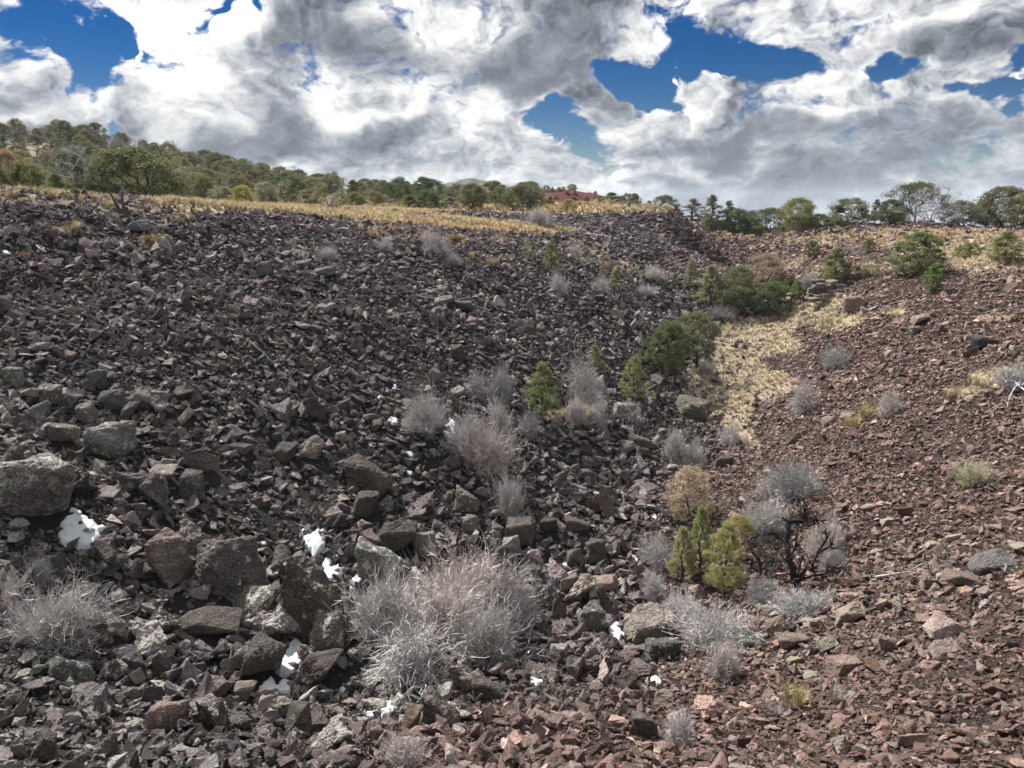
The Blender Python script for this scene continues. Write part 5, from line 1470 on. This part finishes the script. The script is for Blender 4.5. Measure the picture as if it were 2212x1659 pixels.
# ------------------------------------------------------------------ layered ledge above the gully grass
x, y, z = hit(1800, 652); k = float(project((x, y, z))[2]) / FOC
le = empty('rock_ledge', (x, y, z - .3))
g = random.Random(77)
LFORM = [hull_rock('ledge_block', 8100 + i, (1, .85, .8), 3, M_ROCK, 3, .06, block=.7, bev=.06, layers=.5) for i in range(5)]
for lv in range(5):
    ux = -56 + lv * 7
    while ux < 54 - lv * 9:
        w = g.uniform(10, 26); hh = g.uniform(4, 8)
        o = obj('ledge_block', LFORM[g.randrange(5)], le)
        o.location = ((ux + w / 2) * k, (lv * 11 + g.uniform(-9, 9)) * k + .4, (4 + lv * 8.5 + g.uniform(-3, 3)) * k + .2)
        o.scale = (w * .60 * k, w * .7 * k, hh * 1.25 * k); o.rotation_euler = (g.uniform(-.12, .12), g.uniform(-.12, .12), g.uniform(-.4, .4) + (3.14 if g.random() < .5 else 0))
        c = g.uniform(.75, 1.4); o.color = (.15 * c, .125 * c, .108 * c, .4)
        ux += w * .9
tag(le, 'layered outcrop of stacked blocky lava beds above the gully grass', 'rock outcrop')

# ------------------------------------------------------------------ grass
def make_tuft(seed, blades, h, spread, w):
    rg = np.random.default_rng(seed); V_, F_, S_ = [], [], []; n = 0
    for i in range(blades):
        a = rg.uniform(0, 6.283); b = rg.uniform(0, .07, 1)[0]
        lean = rg.uniform(.05, spread); L = h * rg.uniform(.6, 1.15)
        p0 = np.array([b * math.cos(a * 1.7), b * math.sin(a * 1.7), -.02]); d = np.array([math.cos(a), math.sin(a), 0])
        p1 = p0 + d * lean * L * .35 + np.array([0, 0, L * .6]); p2 = p0 + d * lean * L + np.array([0, 0, L * (1 - .35 * lean)])
        s = np.array([-math.sin(a + .6), math.cos(a + .6), 0]) * w
        V_.append(np.array([p0 - s, p0 + s, p1 + s * .8, p1 - s * .8, p2 + s * .15, p2 - s * .15]))
        F_.append(np.array([[n, n + 1, n + 2, n + 3], [n + 3, n + 2, n + 4, n + 5]])); n += 6
        S_.append(np.full(6, rg.uniform(.7, 1.25)))
    return np.concatenate(V_), np.concatenate(F_), np.concatenate(S_)
TUFTS = []
for i in range(5):
    v, f, s = make_tuft(300 + i, 42, .42, .75, .009)
    TUFTS.append(np_mesh('tuft_form', v, f, M_STRAW, {'shade': s}))
tpool = make_pool('tuft_form', TUFTS)
def meadow(name, region, dens, size, label):
    x0, x1, y0, y1 = region
    n = int((x1 - x0) * (y1 - y0) * dens)
    x = rng.uniform(x0, x1, n); y = rng.uniform(y0, y1, n); z = ground_z(x, y)
    U, V, dep = project(np.stack([x, y, z], -1))
    k = (U > -120) & (U < 2330) & (V < 1000) & (hidden_by(x, y, z + .5) < .3)
    x, y, z, U, V, dep = [a[k] for a in (x, y, z, U, V, dep)]
    c = grass_cover(x, y, U, V, dep)
    c = np.maximum(c, np.clip((y - np.where(x > 16, 124, 98)) / 10, 0, 1) * .7 * (np.hypot((x - 13) / 9, (y - 158) / 14) > 1))
    c = c * ((V < 560) if name == 'rim_grass' else (V >= 560) if name == 'valley_grass' else (V > 0))
    pt = fbm(x / 1.1, y / 1.1, 55, 3)
    k = rng.random(len(x)) < c * np.clip(.72 + 1.9 * pt, .03, 1.2)
    x, y, z, U = x[k], y[k], z[k], U[k]
    n = len(x)
    tone = np.where((fbm(x / 3., y / 3., 57, 2) > .12)[:, None], np.array([[.54, .41, .24]]), np.array([[.54, .45, .29]]))
    if name == 'valley_grass': tone = np.where((rng.random(n) < .25)[:, None], np.array([[.66, .54, .36]]), np.array([[.66, .58, .44]]))
    tone = tone * rng.uniform(.75, 1.2, n)[:, None]
    s = size * rng.uniform(.6, 1.4, n)
    scatter(name, tpool, np.stack([x, y, z], -1), np.stack([rng.normal(0, .1, n), rng.normal(0, .1, n), rng.uniform(0, 6.28, n)], -1), np.stack([s * 1.2, s * 1.2, s], -1), rng.integers(0, 5, n),
            np.concatenate([tone, np.ones((n, 1))], 1), label, 'grass')
    print(name, n)
meadow('rim_grass', (-60, 22, 38, 100), 7.5, 1.1, 'golden dry grass on the bench along the left rim')
meadow('plateau_grass', (-90, 110, 100, 190), 1.6, 1.6, 'far dry grass of the plateau between the skyline trees')
meadow('valley_grass', (-2, 40, 25, 80), 15.0, .72, 'pale straw grass on the gully floor and lower red slope')
meadow('slope_grass', (36, 75, 40, 100), 4.0, 1.0, 'dry grass along the right rim and slope')
# single clumps of bunchgrass that stand apart
def clump_mesh(seed):
    g = np.random.default_rng(seed); VV, FF, SS, n = [], [], [], 0
    for i in range(9):
        v, f, s = make_tuft(seed * 20 + i, 45, .9, .8, .008)
        o = g.normal(0, .33, 2); v = v * g.uniform(.7, 1.1); v[:, 0] += o[0]; v[:, 1] += o[1]
        VV.append(v); FF.append(f + n); SS.append(s); n += len(v)
    return np_mesh('grass_clump', np.concatenate(VV), np.concatenate(FF), M_STEM, {'shade': np.concatenate(SS)})
CL = [clump_mesh(41), clump_mesh(42)]
CLUMPS = [(1838, 925, 46, 34, (0.46, 0.39, 0.16), 'yellow grass clump left of the pinkish shrub'), (1872, 905, 44, 34, (0.46, 0.39, 0.16), 'taller yellow grass clump touching the pinkish shrub'), (1712, 1528, 78, 62, (0.41, 0.36, 0.18), 'yellow-tipped grass clump low on the red slope'), (1665, 1545, 52, 36, (0.34, 0.33, 0.30), 'grey grass clump left of the yellow-tipped one'), (1815, 1515, 60, 40, (0.36, 0.33, 0.28), 'thin pale grass clump right of the yellow-tipped one'),
          (2060, 860, 60, 26, (0.41, 0.33, 0.20), 'straw clump on the bank left of the bleached limb'), (2120, 835, 70, 30, (0.42, 0.34, 0.21), 'larger straw clump nearest the bleached limb'), (1800, 705, 50, 26, (0.45, 0.39, 0.21), 'yellow clump under the pink boulder'), (1930, 684, 56, 16, (0.45, 0.39, 0.22), 'yellow clump strip mid red slope'),
          (330, 525, 66, 18, (0.38, 0.27, 0.16), 'orange grass clump on the upper left talus'), (150, 503, 50, 20, (0.38, 0.31, 0.20), 'pale grass clump under the left rim'), (55, 560, 30, 16, (0.36, 0.26, 0.16), 'small orange grass clump by the ledge snow'), (985, 520, 36, 20, (0.41, 0.28, 0.13), 'orange grass clump beside the large drooping shrub'), (1062, 575, 40, 22, (0.38, 0.30, 0.20), 'tan grass clump on the upper talus'),
          (1305, 585, 30, 26, (0.39, 0.28, 0.18), 'orange grass tuft below the cliff'), (1255, 900, 80, 34, (0.42, 0.39, 0.25), 'pale grass clump at the foot of the tall fountain brush'), (1205, 905, 40, 24, (0.41, 0.37, 0.23), 'pale grass clump at the base of the round young pine')]
for i, (U, V, w, h, colr, lab) in enumerate(CLUMPS):
    x, y, z = hit(U, V); k = float(project((x, y, z))[2]) / FOC
    o = obj('grass_clump', CL[i % 2]); o.location = (x, y, z)
    o.scale = (w * k * .62, w * k * .62, h * k * 1.1); o.rotation_euler = (0, 0, pr.uniform(0, 6.28)); o.color = (*colr, 1)
    tag(o, lab, 'grass clump', 'separate clumps of dry bunchgrass')

# ------------------------------------------------------------------ the air
zl, zh = float(GZ.min()) - 1.0, CAMZ + 52.0
xa, xb, ya, yb = GX[0] - 5, GX[-1] + 5, GY[0] - 5, GY[-1] + 5
hv = [(x_, y_, z_) for z_ in (zl, zh) for y_ in (ya, yb) for x_ in (xa, xb)]
hf = [(0, 2, 3, 1), (4, 5, 7, 6), (0, 1, 5, 4), (2, 6, 7, 3), (0, 4, 6, 2), (1, 3, 7, 5)]
m = bpy.data.materials.new('thin_air'); m.use_nodes = True
nt = m.node_tree; nt.nodes.clear()
vol = nt.nodes.new('ShaderNodeVolumePrincipled'); vol.inputs['Density'].default_value = 0.00013
vol.inputs['Color'].default_value = (0.72, 0.82, 0.95, 1)
out = nt.nodes.new('ShaderNodeOutputMaterial'); nt.links.new(vol.outputs[0], out.inputs['Volume'])
hz_o = obj('haze', np_mesh('haze', hv, hf, m)); hz_o['kind'] = 'stuff'
